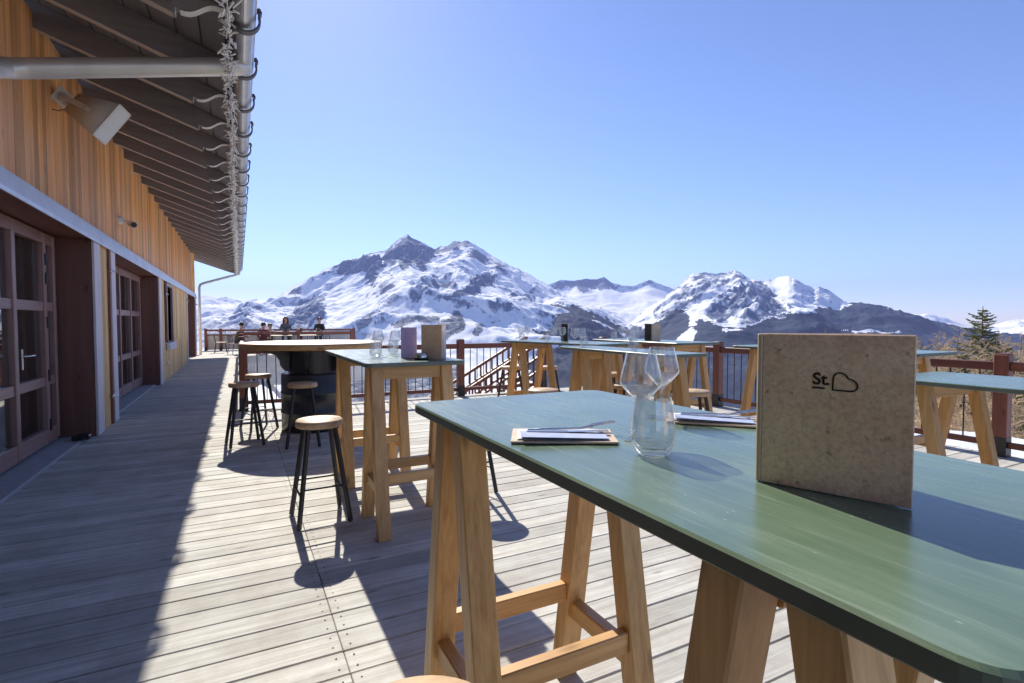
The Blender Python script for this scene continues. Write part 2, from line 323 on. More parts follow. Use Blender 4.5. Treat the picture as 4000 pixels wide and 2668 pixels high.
    def lathe(s, prof, seg=32, c=(0, 0, 0), mi=0, smooth=True, rnd=None, gcz=False):
        vs = []; fs = []; n = len(prof); c = Vector(c)
        for (r, z) in prof:
            for k in range(seg):
                a = 2 * math.pi * k / seg; vs.append(c + Vector((r * math.cos(a), r * math.sin(a), z)))
        for i in range(n - 1):
            for k in range(seg):
                k2 = (k + 1) % seg; fs.append((i * seg + k, i * seg + k2, (i + 1) * seg + k2, (i + 1) * seg + k))
        s.add(vs, fs, smooth, mi, None, rnd)
    def disc(s, r, z, seg=32, c=(0, 0, 0), up=True, mi=0, rnd=None):
        c = Vector(c); vs = [c + Vector((r * math.cos(2 * math.pi * k / seg), r * math.sin(2 * math.pi * k / seg), z)) for k in range(seg)]
        s.add(vs, [tuple(range(seg)) if up else tuple(range(seg))[::-1]], False, mi, None, rnd)
    def prism(s, poly, a0, a1, axis, mi=0, rnd=None, grain=None, smooth_side=False):
        """polygon (u,v) swept along axis from a0 to a1. axis 0: (u,v)=(y,z); 1: (x,z); 2: (x,y)"""
        def P(u, v, a): return {0: (a, u, v), 1: (u, a, v), 2: (u, v, a)}[axis]
        n = len(poly); vs = [P(u, v, a0) for u, v in poly] + [P(u, v, a1) for u, v in poly]
        area = sum(poly[i][0] * poly[(i + 1) % n][1] - poly[(i + 1) % n][0] * poly[i][1] for i in range(n))
        flip = (area < 0) != (axis == 1)
        fs = [tuple(range(n))[::-1], tuple(range(n, 2 * n))] + [(i, (i + 1) % n, n + (i + 1) % n, n + i) for i in range(n)]
        if flip: fs = [f[::-1] for f in fs]
        g = grain or 0; order = {0: (0, 1, 2), 1: (1, 0, 2), 2: (2, 0, 1)}[g]
        s.add(vs, fs, False, mi, [(p[order[0]], p[order[1]], p[order[2]]) for p in vs], rnd)
    def build(s, name, mat, parent=None, loc=(0, 0, 0), rotz=0):
        me = bpy.data.meshes.new(name); me.from_pydata(s.v, [], s.f)
        for m in (mat if isinstance(mat, (list, tuple)) else [mat]): me.materials.append(m)
        me.polygons.foreach_set('use_smooth', s.sm); me.polygons.foreach_set('material_index', s.mi)
        a = me.attributes.new('gc', 'FLOAT_VECTOR', 'POINT'); a.data.foreach_set('vector', np.array(s.g, 'f').ravel())
        a = me.attributes.new('rnd', 'FLOAT', 'POINT'); a.data.foreach_set('value', np.array(s.r, 'f'))
        me.update()
        o = bpy.data.objects.new(name, me); COL.objects.link(o)
        o.location = loc; o.rotation_euler = (0, 0, rotz)
        if parent is not None: o.parent = parent
        return o
def tag(o, label=None, cat=None, group=None, kind=None):
    if label: o['label'] = label
    if cat: o['category'] = cat
    if group: o['group'] = group
    if kind: o['kind'] = kind
    return o
def thing(name, label, cat, loc=(0, 0, 0), rotz=0, group=None):
    o = bpy.data.objects.new(name, None); COL.objects.link(o); o.location = loc; o.rotation_euler = (0, 0, rotz)
    o.empty_display_size = .1
    return tag(o, label, cat, group)
def dup(root, loc, rotz=0, label=None, group=None, scale=None):
    def cp(o, par):
        c = o.copy(); COL.objects.link(c)
        if par is not None: c.parent = par
        for ch in list(o.children): cp(ch, c)
        return c
    r = cp(root, None); r.location = loc; r.rotation_euler = (0, 0, rotz)
    if label: r['label'] = label
    if group: r['group'] = group
    if scale: r.scale = scale
    return r
def one(name, mat, parent, fn):
    mb = MB(); fn(mb); return mb.build(name, mat, parent)
def struct(name, mb, mat): return tag(mb.build(name, mat), kind='structure')
def fillet(pts, r, n=6):
    out = []; k = len(pts)
    for i in range(k):
        p = Vector(pts[i]); a = Vector(pts[i - 1]); b = Vector(pts[(i + 1) % k])
        u = (a - p).normalized(); w = (b - p).normalized(); ang = u.angle(w); d = min(r / math.tan(ang / 2), (a - p).length * .45, (b - p).length * .45)
        p0 = p + u * d; p1 = p + w * d
        for j in range(n + 1):
            t = j / n; q = p0 * (1 - t) ** 2 + p * 2 * t * (1 - t) + p1 * t * t; out.append((q.x, q.y))
    return out

# ================================================================== TERRAIN
def hash2(ix, iy, seed):
    h = (ix.astype(np.int64) * 374761393 + iy.astype(np.int64) * 668265263 + seed * 974634533) & 0xffffffff
    h = ((h ^ (h >> 13)) * 1274126177) & 0xffffffff; h = h ^ (h >> 16)
    return h
def perlin(x, y, seed=0):
    ix = np.floor(x); iy = np.floor(y); fx = x - ix; fy = y - iy
    u = fx ** 3 * (fx * (fx * 6 - 15) + 10); v = fy ** 3 * (fy * (fy * 6 - 15) + 10)
    def g(dx, dy):
        a = hash2(ix + dx, iy + dy, seed) / 4294967296.0 * 2 * np.pi
        return np.cos(a) * (fx - dx) + np.sin(a) * (fy - dy)
    return ((g(0, 0) * (1 - u) + g(1, 0) * u) * (1 - v) + (g(0, 1) * (1 - u) + g(1, 1) * u) * v) * 1.5
def fbm(x, y, o=5, seed=0, gain=.5):
    s = 0; a = 1
    for i in range(o): s = s + a * perlin(x, y, seed + i); x = x * 2.03 + 7.1; y = y * 2.03 - 3.7; a *= gain
    return s
def ridged(x, y, o=6, seed=0, gain=.52):
    s = 0; a = 1; w = 1
    for i in range(o):
        n = 1 - np.abs(perlin(x, y, seed + i)); n = n * n * w; w = np.clip(n * 1.6, 0, 1)
        s = s + a * n; x = x * 2.05 + 3.3; y = y * 2.05 + 9.1; a *= gain
    return s
def inpoly(px, py, poly):
    r = np.zeros(px.shape, bool); n = len(poly)
    for i in range(n):
        x0, y0 = poly[i]; x1, y1 = poly[(i + 1) % n]
        c = ((y0 > py) != (y1 > py)) & (px < (x1 - x0) * (py - y0) / ((y1 - y0) or 1e-9) + x0); r ^= c
    return r
def grid_mesh(name, X, Y, Z, mat, attrs=None, smooth=True):
    n, m = X.shape; me = bpy.data.meshes.new(name)
    co = np.stack([X, Y, Z], -1).reshape(-1, 3).astype('f')
    i = np.arange(n * m).reshape(n, m); q = np.stack([i[:-1, :-1], i[1:, :-1], i[1:, 1:], i[:-1, 1:]], -1).reshape(-1, 4)
    me.vertices.add(len(co)); me.vertices.foreach_set('co', co.ravel())
    me.loops.add(q.size); me.loops.foreach_set('vertex_index', q.ravel().astype('i'))
    me.polygons.add(len(q)); me.polygons.foreach_set('loop_start', np.arange(0, q.size, 4, dtype='i'))
    me.polygons.foreach_set('loop_total', np.full(len(q), 4, 'i')); me.polygons.foreach_set('use_smooth', np.full(len(q), smooth))
    for k, v in (attrs or {}).items():
        a = me.attributes.new(k, 'FLOAT', 'POINT'); a.data.foreach_set('value', v.ravel().astype('f'))
    me.update(calc_edges=True); me.validate()
    if me.polygons[len(me.polygons) // 2].normal.z < 0: me.flip_normals()
    me.materials.append(mat)
    o = bpy.data.objects.new(name, me); COL.objects.link(o); return tag(o, kind='structure')
FLOOR = -900.0
def mountain(name, sil, rc, rb, zb, mat, rocks=(), forests=(), clear=(), nr=260, step=1.5, namp=260, seed=1, p=.85, back=2500, freq=1.0, crag=14, rockbias=.0, slope_rock=1.0, rvar=600, smooth_amp=.62):
    """a range whose crest line follows the given bearings and elevations, rc metres away, falling to zb at rb"""
    xs = np.arange(sil[0][0], sil[-1][0] + step, step); ys = np.interp(xs, [a for a, _ in sil], [b for _, b in sil])
    rel = np.arctan((xs - 1175.5) / FPX); az = rel + YAW
    RC = rc + rvar * fbm(xs * .006, xs * 0 + seed * 3.3, 3, seed + 40)
    zc = CAMH + RC * np.cos(rel) * (739 - ys) / FPX + crag * fbm(xs * .08, xs * 0 + .5, 4, seed + 20)
    t = np.concatenate([-np.linspace(1, 0, 14)[:-1] ** 1.2, np.linspace(0, 1, nr) ** 1.15])
    T, A = np.meshgrid(t, az, indexing='ij'); RCm = np.broadcast_to(RC, T.shape); Z0 = np.broadcast_to(zc, T.shape)
    RR = np.where(T < 0, RCm - T * back, RCm + (rb - RCm) * T)
    X = RR * np.sin(A); Y = RR * np.cos(A)
    ex = np.clip(T, 0, 1)
    kk = np.exp(-np.linspace(-2.5, 2.5, 161) ** 2); kk /= kk.sum()
    zs = np.convolve(np.pad(zc, 80, mode='edge'), kk, mode='valid'); Zs = np.broadcast_to(zs, T.shape)
    k2 = np.exp(-np.linspace(-2.5, 2.5, 25) ** 2); k2 /= k2.sum(); zm = np.convolve(np.pad(zc, 12, mode='edge'), k2, mode='valid'); Zm = np.broadcast_to(zm, T.shape)
    q1 = np.clip(ex / .05, 0, 1); q1 = q1 * q1 * (3 - 2 * q1); q2 = np.clip(ex / .30, 0, 1); q2 = q2 * q2 * (3 - 2 * q2)
    ZB = Z0 * (1 - q1) + (Zm * (1 - q2) + Zs * q2) * q1
    base = ZB + (zb - ZB) * ex ** p
    w = np.clip(ex / .10, 0, 1) * np.clip((1 - ex) / .42, 0, 1); w = w * w * (3 - 2 * w)
    sc = freq / 2300.0
    wx = X + 420 * fbm(X * sc * .8, Y * sc * .8, 3, seed + 60); wy = Y + 420 * fbm(X * sc * .8 + 9, Y * sc * .8, 3, seed + 70)
    ppx = 1175.5 + FPX * np.tan(A - YAW); ppy = 739 - FPX * (base - CAMH) / (RR * np.cos(A - YAW))
    rough = np.zeros(X.shape)
    for poly, val in rocks: rough = np.maximum(rough, inpoly(ppx, ppy, poly) * min(1, val * 1.6))
    for _ in range(10): rough[1:-1, 1:-1] = (rough[:-2, 1:-1] + rough[2:, 1:-1] + rough[1:-1, :-2] + rough[1:-1, 2:] + rough[1:-1, 1:-1]) / 5
    big = ridged(wx * sc, wy * sc, 2, seed) - .8
    fine = ridged(wx * sc * 4.2, wy * sc * 4.2, 5, seed + 4) - .95
    nz = big * namp * smooth_amp + fine * namp * (.085 + .22 * rough) + fbm(X * sc * 9, Y * sc * 9, 4, seed + 9, .5) * namp * (.05 + .07 * rough)
    Z = base + nz * (w * .93 + .07 * np.clip(ex / .02, 0, 1))
    Z = np.where(T < 0, Z0 + T * back * .75, Z)
    # slope
    gx = np.gradient(Z, axis=0) / np.maximum(1, np.abs(np.gradient(RR, axis=0))); gy = np.gradient(Z, axis=1) / np.maximum(1, RR * np.gradient(A, axis=1))
    sl = np.sqrt(gx ** 2 + gy ** 2)
    dep = RR * np.cos(A - YAW); px = 1175.5 + FPX * np.tan(A - YAW); py = 739 - FPX * (Z - CAMH) / dep
    jx = 7 * fbm(X * sc * 9, Y * sc * 9, 4, seed + 30, .6); jy = 7 * fbm(X * sc * 9 + 5, Y * sc * 9, 4, seed + 33, .6)
    rock = np.clip((sl - .80) * 1.0 * slope_rock, -.15, .42) + rockbias; forest = np.full(X.shape, -.3)
    for poly, val in rocks: rock = np.where(inpoly(px + jx, py + jy, poly), np.maximum(rock, val), rock)
    for poly, val in forests: forest = np.where(inpoly(px + jx, py + jy, poly), np.maximum(forest, val), forest)
    for poly in clear:
        k = inpoly(px + jx * .6, py + jy * .6, poly); forest = np.where(k, -.5, forest); rock = np.where(k, -.4, rock)
    return grid_mesh(name, X, Y, Z, mat, {'rock': rock, 'forest': forest})
def cA(pts): return [(823 + x * .18745, 499.6 + y * .18745) for x, y in pts]
def cB(pts): return [(1175.6 + x * .5, 558.4 + y * .5) for x, y in pts]
SIL_MAIN = [(430,706),(470,700),(540,697),(590,690),(612,690),(640,681),(680,655),(720,633),(760,613),(790,603),(830,590),(862,579),(880,578),(893,573),(912,553),(924,545),(937,538),(950,549),(968,556),(985,566),(1000,574),(1012,567),(1027,568),(1040,558),(1065,554),(1078,556),(1095,565),(1120,580),(1150,600),(1170,611),(1190,618),(1215,630),(1250,650),(1290,674),(1330,690),(1380,712),(1440,745),(1500,775)]
rock_shadeA = [(cA([(625,200),(560,255),(470,335),(330,435),(290,540),(480,545),(510,560),(530,620),(580,665),(640,600),(680,560),(700,610),(790,650),(840,590),(930,480),(940,440),(830,330),(700,250)]), .72),
  (cA([(-60,500),(60,478),(160,448),(250,478),(290,540),(280,660),(220,680),(205,740),(185,880),(160,830),(100,720),(110,650),(0,650),(-60,600)]), .68),
  ([(765,632),(800,602),(840,588),(826,622),(790,632)], .62),
  (cA([(1080,330),(1130,290),(1250,280),(1340,290),(1380,370),(1340,390),(1250,370),(1180,410),(1080,410),(960,470),(900,390),(960,350),(1060,365)]), .55),
  (cA([(1350,430),(1440,390),(1530,440),(1600,530),(1560,570),(1450,530),(1370,480)]), .62),
  (cA([(1560,480),(1700,540),(1830,600),(1780,610),(1640,560)]), .45),
  (cA([(1390,740),(1470,720),(1600,690),(1700,720),(1640,830),(1560,850),(1440,930),(1300,970),(1130,980),(1180,900),(1380,820)]), .6),
  (cA([(620,960),(650,900),(780,790),(920,730),(1040,780),(1110,770),(1220,770),(1200,870),(1110,880),(990,880),(900,850),(800,930),(720,1050),(640,1060)]), .46),  # blue shading of the snow, painted in as a rock patch
  ([(687,692),(751,672),(747,724),(691,752),(651,740)], .5),
  ([(500,742),(560,712),(592,722),(571,756)], .4),
  (cA([(1100,380),(1240,400),(1230,500),(1120,520)]), .32),
  (cA([(1820,660),(1960,650),(2100,720),(1980,740)]), .35), (cA([(1850,900),(2000,920),(2190,870),(2190,980),(2000,1040),(1880,1060)]), .38)]
forA = [(cA([(-30,1250),(130,1150),(290,1050),(200,1180),(60,1330),(-30,1390)]), .52),
  (cA([(380,1340),(550,1240),(640,1200),(990,1190),(980,1290),(720,1290),(520,1330)]), .55),
  (cA([(1010,1240),(1100,1220),(1180,1150),(1260,1190),(1330,1300),(1280,1390),(1200,1430),(1130,1520),(990,1520),(900,1400)]), .62),
  (cA([(1380,1380),(1480,1300),(1560,1330),(1540,1420),(1420,1440)]), .55),
  ([(455,740),(560,735),(640,748),(760,748),(840,760),(900,770),(900,900),(455,900)], .40), ([(770,790),(930,800),(930,1000),(770,1000)], .62), ([(930,806),(1060,826),(1060,1000),(930,1000)], .6)]
mountain('mountain', SIL_MAIN, 12000, 3300, -640, mat_mountain('massif_snow_rock', 1), rock_shadeA, forA, (cA([(1010,1560),(1250,1380),(1360,1330),(1400,1440),(1560,1560)]),), nr=380, namp=400, seed=11, p=.82, freq=.95, crag=20)
mountain('mountain', [(1050,800),(1110,774),(1160,744),(1205,717),(1250,693),(1283,681),(1300,684),(1330,692),(1380,712),(1440,742),(1490,765),(1540,790)], 9800, 3000, -640, mat_mountain('dark_wooded_spur', 2, .42), (), [([(1040,805),(1150,752),(1250,702),(1285,698),(1330,703),(1420,744),(1560,800),(1600,1300),(900,1300)], .80)], (), nr=240, namp=230, seed=23, p=.92, crag=7, freq=2.2, rvar=250, smooth_amp=.5)
SIL_BACK = [(1200,700),(1255,655),(1275,648),(1290,643),(1320,645),(1345,640),(1370,642),(1386,637),(1405,650),(1430,657),(1455,657),(1475,648),(1492,643),(1510,652),(1535,660),(1580,680),(1640,700)]
mountain('mountain', SIL_BACK, 19500, 10500, -300, mat_mountain('glacier_range', 3), [([(1262,668),(1280,640),(1320,640),(1386,630),(1428,662),(1395,664),(1340,668),(1300,662)], .62), ([(1455,662),(1490,640),(1515,660),(1490,656)], .45)], [], (), nr=120, namp=260, seed=31, p=.55, crag=18, freq=.8)
SIL_R = [(1400,790),(1440,752),(1475,715),(1520,688),(1552,660),(1570,642),(1590,628),(1612,626),(1640,628),(1668,626),(1686,620),(1700,628),(1720,640),(1745,645),(1765,641),(1790,636),(1806,634),(1822,642),(1840,650),(1866,662),(1880,658),(1895,664),(1915,677),(1945,696),(1975,694),(2010,699),(2060,711),(2120,730),(2170,742),(2220,752),(2280,764),(2420,770),(2560,752),(2700,758),(2900,738),(3200,742),(3500,725)]
rocksR = [(cB([(880,330),(960,250),(1060,190),(1150,176),(1200,240),(1280,330),(1150,345),(1060,380),(950,370)]), .50),
  (cB([(780,190),(830,135),(920,125),(1020,118),(1090,170),(1000,195),(880,235),(800,255),(720,265)]), .40),
  (cB([(1260,170),(1330,180),(1420,200),(1470,205),(1530,260),(1440,250),(1340,240)]), .34), (cB([(640,330),(740,270),(870,250),(800,320),(700,390)]), .40)]
forR = [(cB([(820,384),(870,345),(950,378),(1060,388),(1150,350),(1300,325),(1420,305),(1545,292),(1540,262),(1640,262),(1760,300),(2100,372),(2500,420),(4900,420),(4900,1600),(300,1600),(500,440),(545,372),(600,392),(690,345),(760,290),(800,330)]), .80)]
clR = (cB([(955,372),(1010,345),(1060,348),(1040,372),(985,384)]), [(1545,800),(1560,770),(1590,752),(1600,758),(1590,782),(1560,806)], cB([(960,402),(1050,395),(1060,402),(970,406)]), cB([(1500,402),(1640,398),(1800,408),(1640,408)]))
mountain('mountain', SIL_R, 11000, 3200, -620, mat_mountain('right_massif', 4, .62), rocksR, forR, clR, nr=340, namp=330, seed=47, p=.74, freq=1.0, crag=16)
mountain('mountain', [(2060,760),(2100,722),(2130,720),(2160,726),(2200,740),(2240,760),(2275,752),(2295,742),(2325,735),(2360,732),(2430,740)], 24000, 14000, -300, mat_mountain('far_right_range', 5), (), (), (), nr=70, namp=300, seed=53, p=.7, crag=20)
mountain('mountain', [(380,690),(455,681),(475,678),(500,684),(520,681),(545,688),(560,692),(590,686),(610,691),(640,700),(700,720)], 21000, 13500, -300, mat_mountain('far_left_range', 6), [([(470,684),(520,680),(560,694),(500,694)], .35), ([(575,694),(592,684),(612,696)], .35)], (), (), nr=90, namp=330, seed=59, p=.7, crag=10)

def near_h(X, Y):
    r = np.hypot(X, Y); az = np.degrees(np.arctan2(X, Y))
    wr = np.clip((az - 56) / 8, 0, 1); wr = wr * wr * (3 - 2 * wr)
    steep = -1.0 - np.maximum(0, X - .9) * 1.35
    steep = np.where(Y > 34, steep - (Y - 34) * .45, steep)
    gentle = -1.15 - np.maximum(0, r - 9) * .055 - np.maximum(0, r - 19) * .27
    h = steep * (1 - wr) + gentle * wr
    h = np.where(az < -2, np.where(Y > 34, -1.0 - (Y - 34) * .45, -1.0), h)
    return h + .10 * fbm(X * .5, Y * .5, 4, 5) * np.clip((r - 5) / 6, 0, 1) * np.clip(1 + (-h - 1) * .4, 1, 6)
ra = np.concatenate([np.linspace(.3, 40, 110), np.geomspace(41, 1400, 90)]); aa = np.radians(np.linspace(-180, 180, 361))
RA, AA = np.meshgrid(ra, aa, indexing='ij'); X = RA * np.sin(AA); Y = RA * np.cos(AA)
Z = near_h(X, Y); Z = np.maximum(Z, FLOOR + 20)
grid_mesh('snow_ground', X, Y, Z, M['snow'])
rv_ = np.geomspace(500, 42000, 50); RV, AV = np.meshgrid(rv_, np.radians(np.linspace(-180, 180, 121)), indexing='ij')
XV = RV * np.sin(AV); YV = RV * np.cos(AV)
grid_mesh('valley_floor', XV, YV, np.full(XV.shape, FLOOR) + 15 * fbm(XV * .0006, YV * .0006, 4, 77), mat_mountain('valley_wood', 8, .5), {'rock': np.full(XV.shape, -.2), 'forest': np.full(XV.shape, .45)})

# haze
hz = MB(); hz.box((0, 6000, 585), (58000, 58000, 2974)); hm = bpy.data.materials.new('alpine_haze'); hm.use_nodes = True
ht = hm.node_tree; ht.nodes.remove(ht.nodes['Principled BSDF'])
pv = ht.nodes.new('ShaderNodeVolumePrincipled'); pv.inputs['Color'].default_value = (.46, .54, 1, 1); pv.inputs['Density'].default_value = 2.8e-5; pv.inputs['Anisotropy'].default_value = .1
ht.links.new(pv.outputs[0], ht.nodes['Material Output'].inputs['Volume'])
tag(hz.build('haze', hm), kind='stuff')

# ================================================================== DECK
def deck():
    d = MB(); pitch = .155
    def boards(y0, y1, x0, x1, joints):
        k0 = math.ceil((y0 - .033) / pitch)
        y = .033 + k0 * pitch - pitch
        while y < y1:
            if y + pitch > y0:
                ya, yb = max(y, y0), min(y + pitch, y1)
                js = [x0] + [j for j in joints if x0 < j < x1] + [x1]
                for a, b in zip(js[:-1], js[1:]):
                    if yb - ya > .03:
                        d.box(((a + b) / 2, (ya + yb) / 2, -.014 + random.uniform(-.0012, .0012)), (b - a - .0025, yb - ya - .007, .028), .003, None, 0)
                if y < 6.2:
                    for j in js:
                        for e in (-.035, .035):
                            if x0 < j + e < x1 and abs(j - x0) > .01:
                                for q in (.04, .115):
                                    d.disc(.0045, .0016, 6, (j + e, y + q, 0), True, 1)
            y += pitch
    boards(-3.2, 9.10, -1.62, 6.92, (.36, 3.1, 5.2)); boards(-11, -3.2, -1.62, 6.92, (2.6,))
    boards(9.10, 23.6, -1.62, .06, ())
    boards(23.6, 30.2, -1.62, 5.4, (1.2, 3.4))
    return d
struct('deck', deck(), [M['deck'], M['interior']])
jo = MB()
for y in np.arange(-10.8, 30, 1.2): jo.box((-.75, y, -.14), (1.6, .06, .2), 0, None, 0)
for x in np.arange(.36, 6.9, .55): jo.box((x, 2.95, -.13), (.06, 12.2, .2), 0, None, 1)
jo.box((3.5, 9.125, -.16), (6.88, .04, .26), .003, None, 0); jo.box((6.945, 2.95, -.16), (.04, 12.3, .26), .003, None, 1)
jo.box((.085, 16.3, -.16), (.04, 14.3, .26), .003, None, 1); 
jo.box((2.62, -.95, -.30), (8.5, 19.9, .02)); jo.box((-.8, 16.3, -.30), (1.6, 14.3, .02)); jo.box((1.9, 26.9, -.30), (7, 6.5, .02))
tag(jo.build('deck_frame', M['redbrown']), kind='structure')
sk = MB()
for i in range(44): sk.box((.16 + i * .12, 23.56, -.62), (.116, .03, 1.2), .003, None, 2)
tag(sk.build('deck_skirt', M['panelgrey']), kind='structure')

# ================================================================== CHALET
XW, XJ, XG = -1.65, -1.51, -1.865
ch = thing('chalet', 'timber chalet with orange plank wall, deep eaves and glazed doors along the deck', 'building')
Y0, Y1 = -4.0, 24.6
def clad(mb, x, y0, y1, z0, z1, w=.118):
    y = y0
    while y < y1 - .01:
        ye = min(y + w * random.uniform(.85, 1.15), y1)
        mb.box((x - .011 + random.uniform(0, .002), (y + ye) / 2, (z0 + z1) / 2), (.022, ye - y - .007, z1 - z0), .004, None, 2); y = ye
one('wall', M['cladding'], ch, lambda m: clad(m, XW, Y0, Y1, 2.50, 4.22))
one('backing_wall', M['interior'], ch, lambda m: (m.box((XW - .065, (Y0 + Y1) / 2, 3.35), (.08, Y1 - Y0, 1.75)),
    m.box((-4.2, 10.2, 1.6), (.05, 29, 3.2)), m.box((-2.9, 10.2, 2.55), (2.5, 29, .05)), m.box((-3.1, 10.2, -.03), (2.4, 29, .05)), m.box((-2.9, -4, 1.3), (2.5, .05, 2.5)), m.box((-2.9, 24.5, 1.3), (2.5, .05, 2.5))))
one('end_wall', M['cladding_low'], ch, lambda m: m.box((-3.0, 24.58, 2.05), (2.94, .05, 4.3), .003, None, 2))
# flashing over the openings
def flashing(m):
    pr = [(-1.655, 2.545), (-1.515, 2.492), (-1.497, 2.478), (-1.470, 2.33), (-1.470, 2.295), (-1.482, 2.295), (-1.484, 2.33), (-1.512, 2.46), (-1.655, 2.51)]
    y = Y0
    while y < Y1: ye = min(y + 3.1, Y1 + .02); m.prism(pr, y, ye - .004, 1); y = ye
one('flashing', M['flash'], ch, flashing)
one('lintel', M['jamb'], ch, lambda m: (m.box((-1.74, (Y0 + Y1) / 2, 2.41), (.46, Y1 - Y0, .16), .004, None, 1),))
# piers between the openings
def pier(y0, y1, inner0=True, inner1=True, trim0=.34, trim1=.30):
    one('wall_panel', M['cladding_low'], ch, lambda m: clad(m, XJ - .004, y0 + .04, y1 - .04, .0, 2.33, .14))
    for a, b in ((y0, trim0), (y1 - trim1, trim1)):
        if b: one('trim_board', M['trim'], ch, lambda m: m.box((XJ + .004, a + b / 2, 1.165), (.028, b - .006, 2.32), .004, None, 2))
    for yy, ok, sg in ((y0, inner0, 1), (y1, inner1, -1)):
        if ok: one('door_jamb', M['jamb'], ch, lambda m: (m.box((XJ - .235, yy + sg * .018, 1.165), (.44, .03, 2.33), .003, None, 2), m.box((XJ - .235, yy + sg * .034, .08), (.43, .008, .16), .002, None, 0)))
pier(7.78, 8.98, True, False, .30, .26)
one('shutter_edge', M['jamb'], ch, lambda m: (m.box((XJ + .012, 8.60, 1.165), (.03, .09, 2.3), .004, None, 2),))
pier(13.5, 14.5, True, False, .36, .0)
one('wall_panel', M['cladding_low'], ch, lambda m: (clad(m, XJ - .006, 14.46, 20.3, 0, .86, .15), clad(m, XJ - .006, 16.05, 20.3, .86, 2.33, .15)))
one('trim_board', M['trim'], ch, lambda m: m.box((XJ + .004, 20.42, 1.165), (.028, .24, 2.32), .004, None, 2))
one('trim_board', M['trim'], ch, lambda m: (m.box((XJ + .004, 24.30, 1.165), (.028, .5, 2.32), .004, None, 2), m.box((XW + .016, 24.55, 3.35), (.03, .14, 1.6), .004, None, 2)))
one('door_jamb', M['jamb'], ch, lambda m: (m.box((XJ - .235, 24.0, 1.165), (.44, .04, 2.33), .003, None, 2), m.box((XG, 22.3, 1.165), (.05, 3.5, 2.33), .003, None, 2)))
# small window
w = one('window', M['joinery'], ch, lambda m: (m.box((XJ + .01, 14.72, 1.56), (.05, .12, 1.44), .004, None, 2), m.box((XJ + .01, 15.92, 1.56), (.05, .14, 1.44), .004, None, 2), m.box((XJ + .01, 15.3, 2.24), (.05, 1.06, .08), .004, None, 1)))
one('pane', M['pane'], w, lambda m: m.box((XJ - .14, 15.3, 1.54), (.006, 1.1, 1.32)))
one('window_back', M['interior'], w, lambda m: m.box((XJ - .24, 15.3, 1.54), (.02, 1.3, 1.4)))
one('sill', M['flash'], w, lambda m: m.prism([(-1.66, .90), (-1.43, .86), (-1.42, .70), (-1.50, .70), (-1.50, .84), (-1.66, .86)], 14.62, 16.0, 1))
# glazed doors
def glazed(y0, y1, cols, label=None, handle=None, hinges=None, zb=.06, zt=2.30, rows=(.72, 1.52)):
    f = MB(); fw = .075
    edges = [y0] + cols + [y1]
    f.box((XG, (y0 + y1) / 2, zt - .05), (.07, y1 - y0, .12), .005, None, 1); f.box((XG, (y0 + y1) / 2, zb + .07), (.07, y1 - y0, .16), .005, None, 1)
    for e in edges: f.box((XG + .003, e, (zt + zb) / 2), (.08, fw if e in (y0, y1) else .085, zt - zb), .006, None, 2)
    for a, b in zip(edges[:-1], edges[1:]):
        for z in rows: f.box((XG - .002, (a + b) / 2, z), (.06, b - a - .07, .10), .005, None, 1)
    d = f.build('glazed_door', M['joinery'], ch)
    if label: d['label'] = label
    zz = [zb + .1] + list(rows) + [zt - .08]
    for a, b in zip(edges[:-1], edges[1:]):
        one('pane', M['pane'], d, lambda m: [m.box((XG - .005, (a + b) / 2, (p + q) / 2), (.006, b - a - .06, q - p - .06)) for p, q in zip(zz[:-1], zz[1:])])
    if handle:
        one('handle', M['steel'], d, lambda m: (m.box((XG + .05, handle, 1.0), (.012, .035, .2), .004), m.tube([(XG + .055, handle, 1.03), (XG + .10, handle, 1.03), (XG + .105, handle + .12, 1.03)], .011, 8)))
    for (hy, hzs) in (hinges or []):
        for z in hzs: one('hinge', M['black'], d, lambda m: m.tube([(XG + .05, hy, z - .06), (XG + .05, hy, z + .06)], .013, 8))
    return d
glazed(5.6, 7.62, [6.42, 7.30], 'grey-brown glazed door standing deep in the nearest opening', 6.52, [(7.30, (2.02, 1.82, 1.35, .78, .25))])
glazed(3.4, 5.55, [4.4])
glazed(9.05, 13.42, [10.2, 11.3, 12.35], 'white-streaked glazed door in the second opening', None, [])
for y_, w_ in ((7.15, .12), (7.5, .1), (10.9, .14), (12.9, .16), (9.3, .1)): one('pane_reflection', M['pane_reflection'], ch, lambda m: m.box((XG - .22, y_, 1.15), (.05, w_, 2.2), .01))  # pale strips added behind the panes, standing for reflections in the glass
for y_, w_ in ((6.2, 3.1), (11.2, 4.5), (22.2, 3.3)): one('threshold', M['stone'], ch, lambda m: m.box((-1.775, y_, -.004), (.36, w_, .05), .008))
one('floor_stop', M['black'], ch, lambda m: m.box((-1.60, 7.5, .05), (.16, .12, .05), .01))
for (yy, z) in ((8.62, 2.02), (8.55, .38), (14.55, 2.0), (14.6, .4), (20.3, 2.05), (24.35, 2.05)):
    one('shutter_hinge', M['steel'], ch, lambda m: (m.tube([(XJ + .03, yy - .07, z), (XJ + .07, yy, z), (XJ + .04, yy + .1, z + .01)], .014, 7), m.box((XJ + .035, yy + .02, z), (.02, .14, .05), .004)))
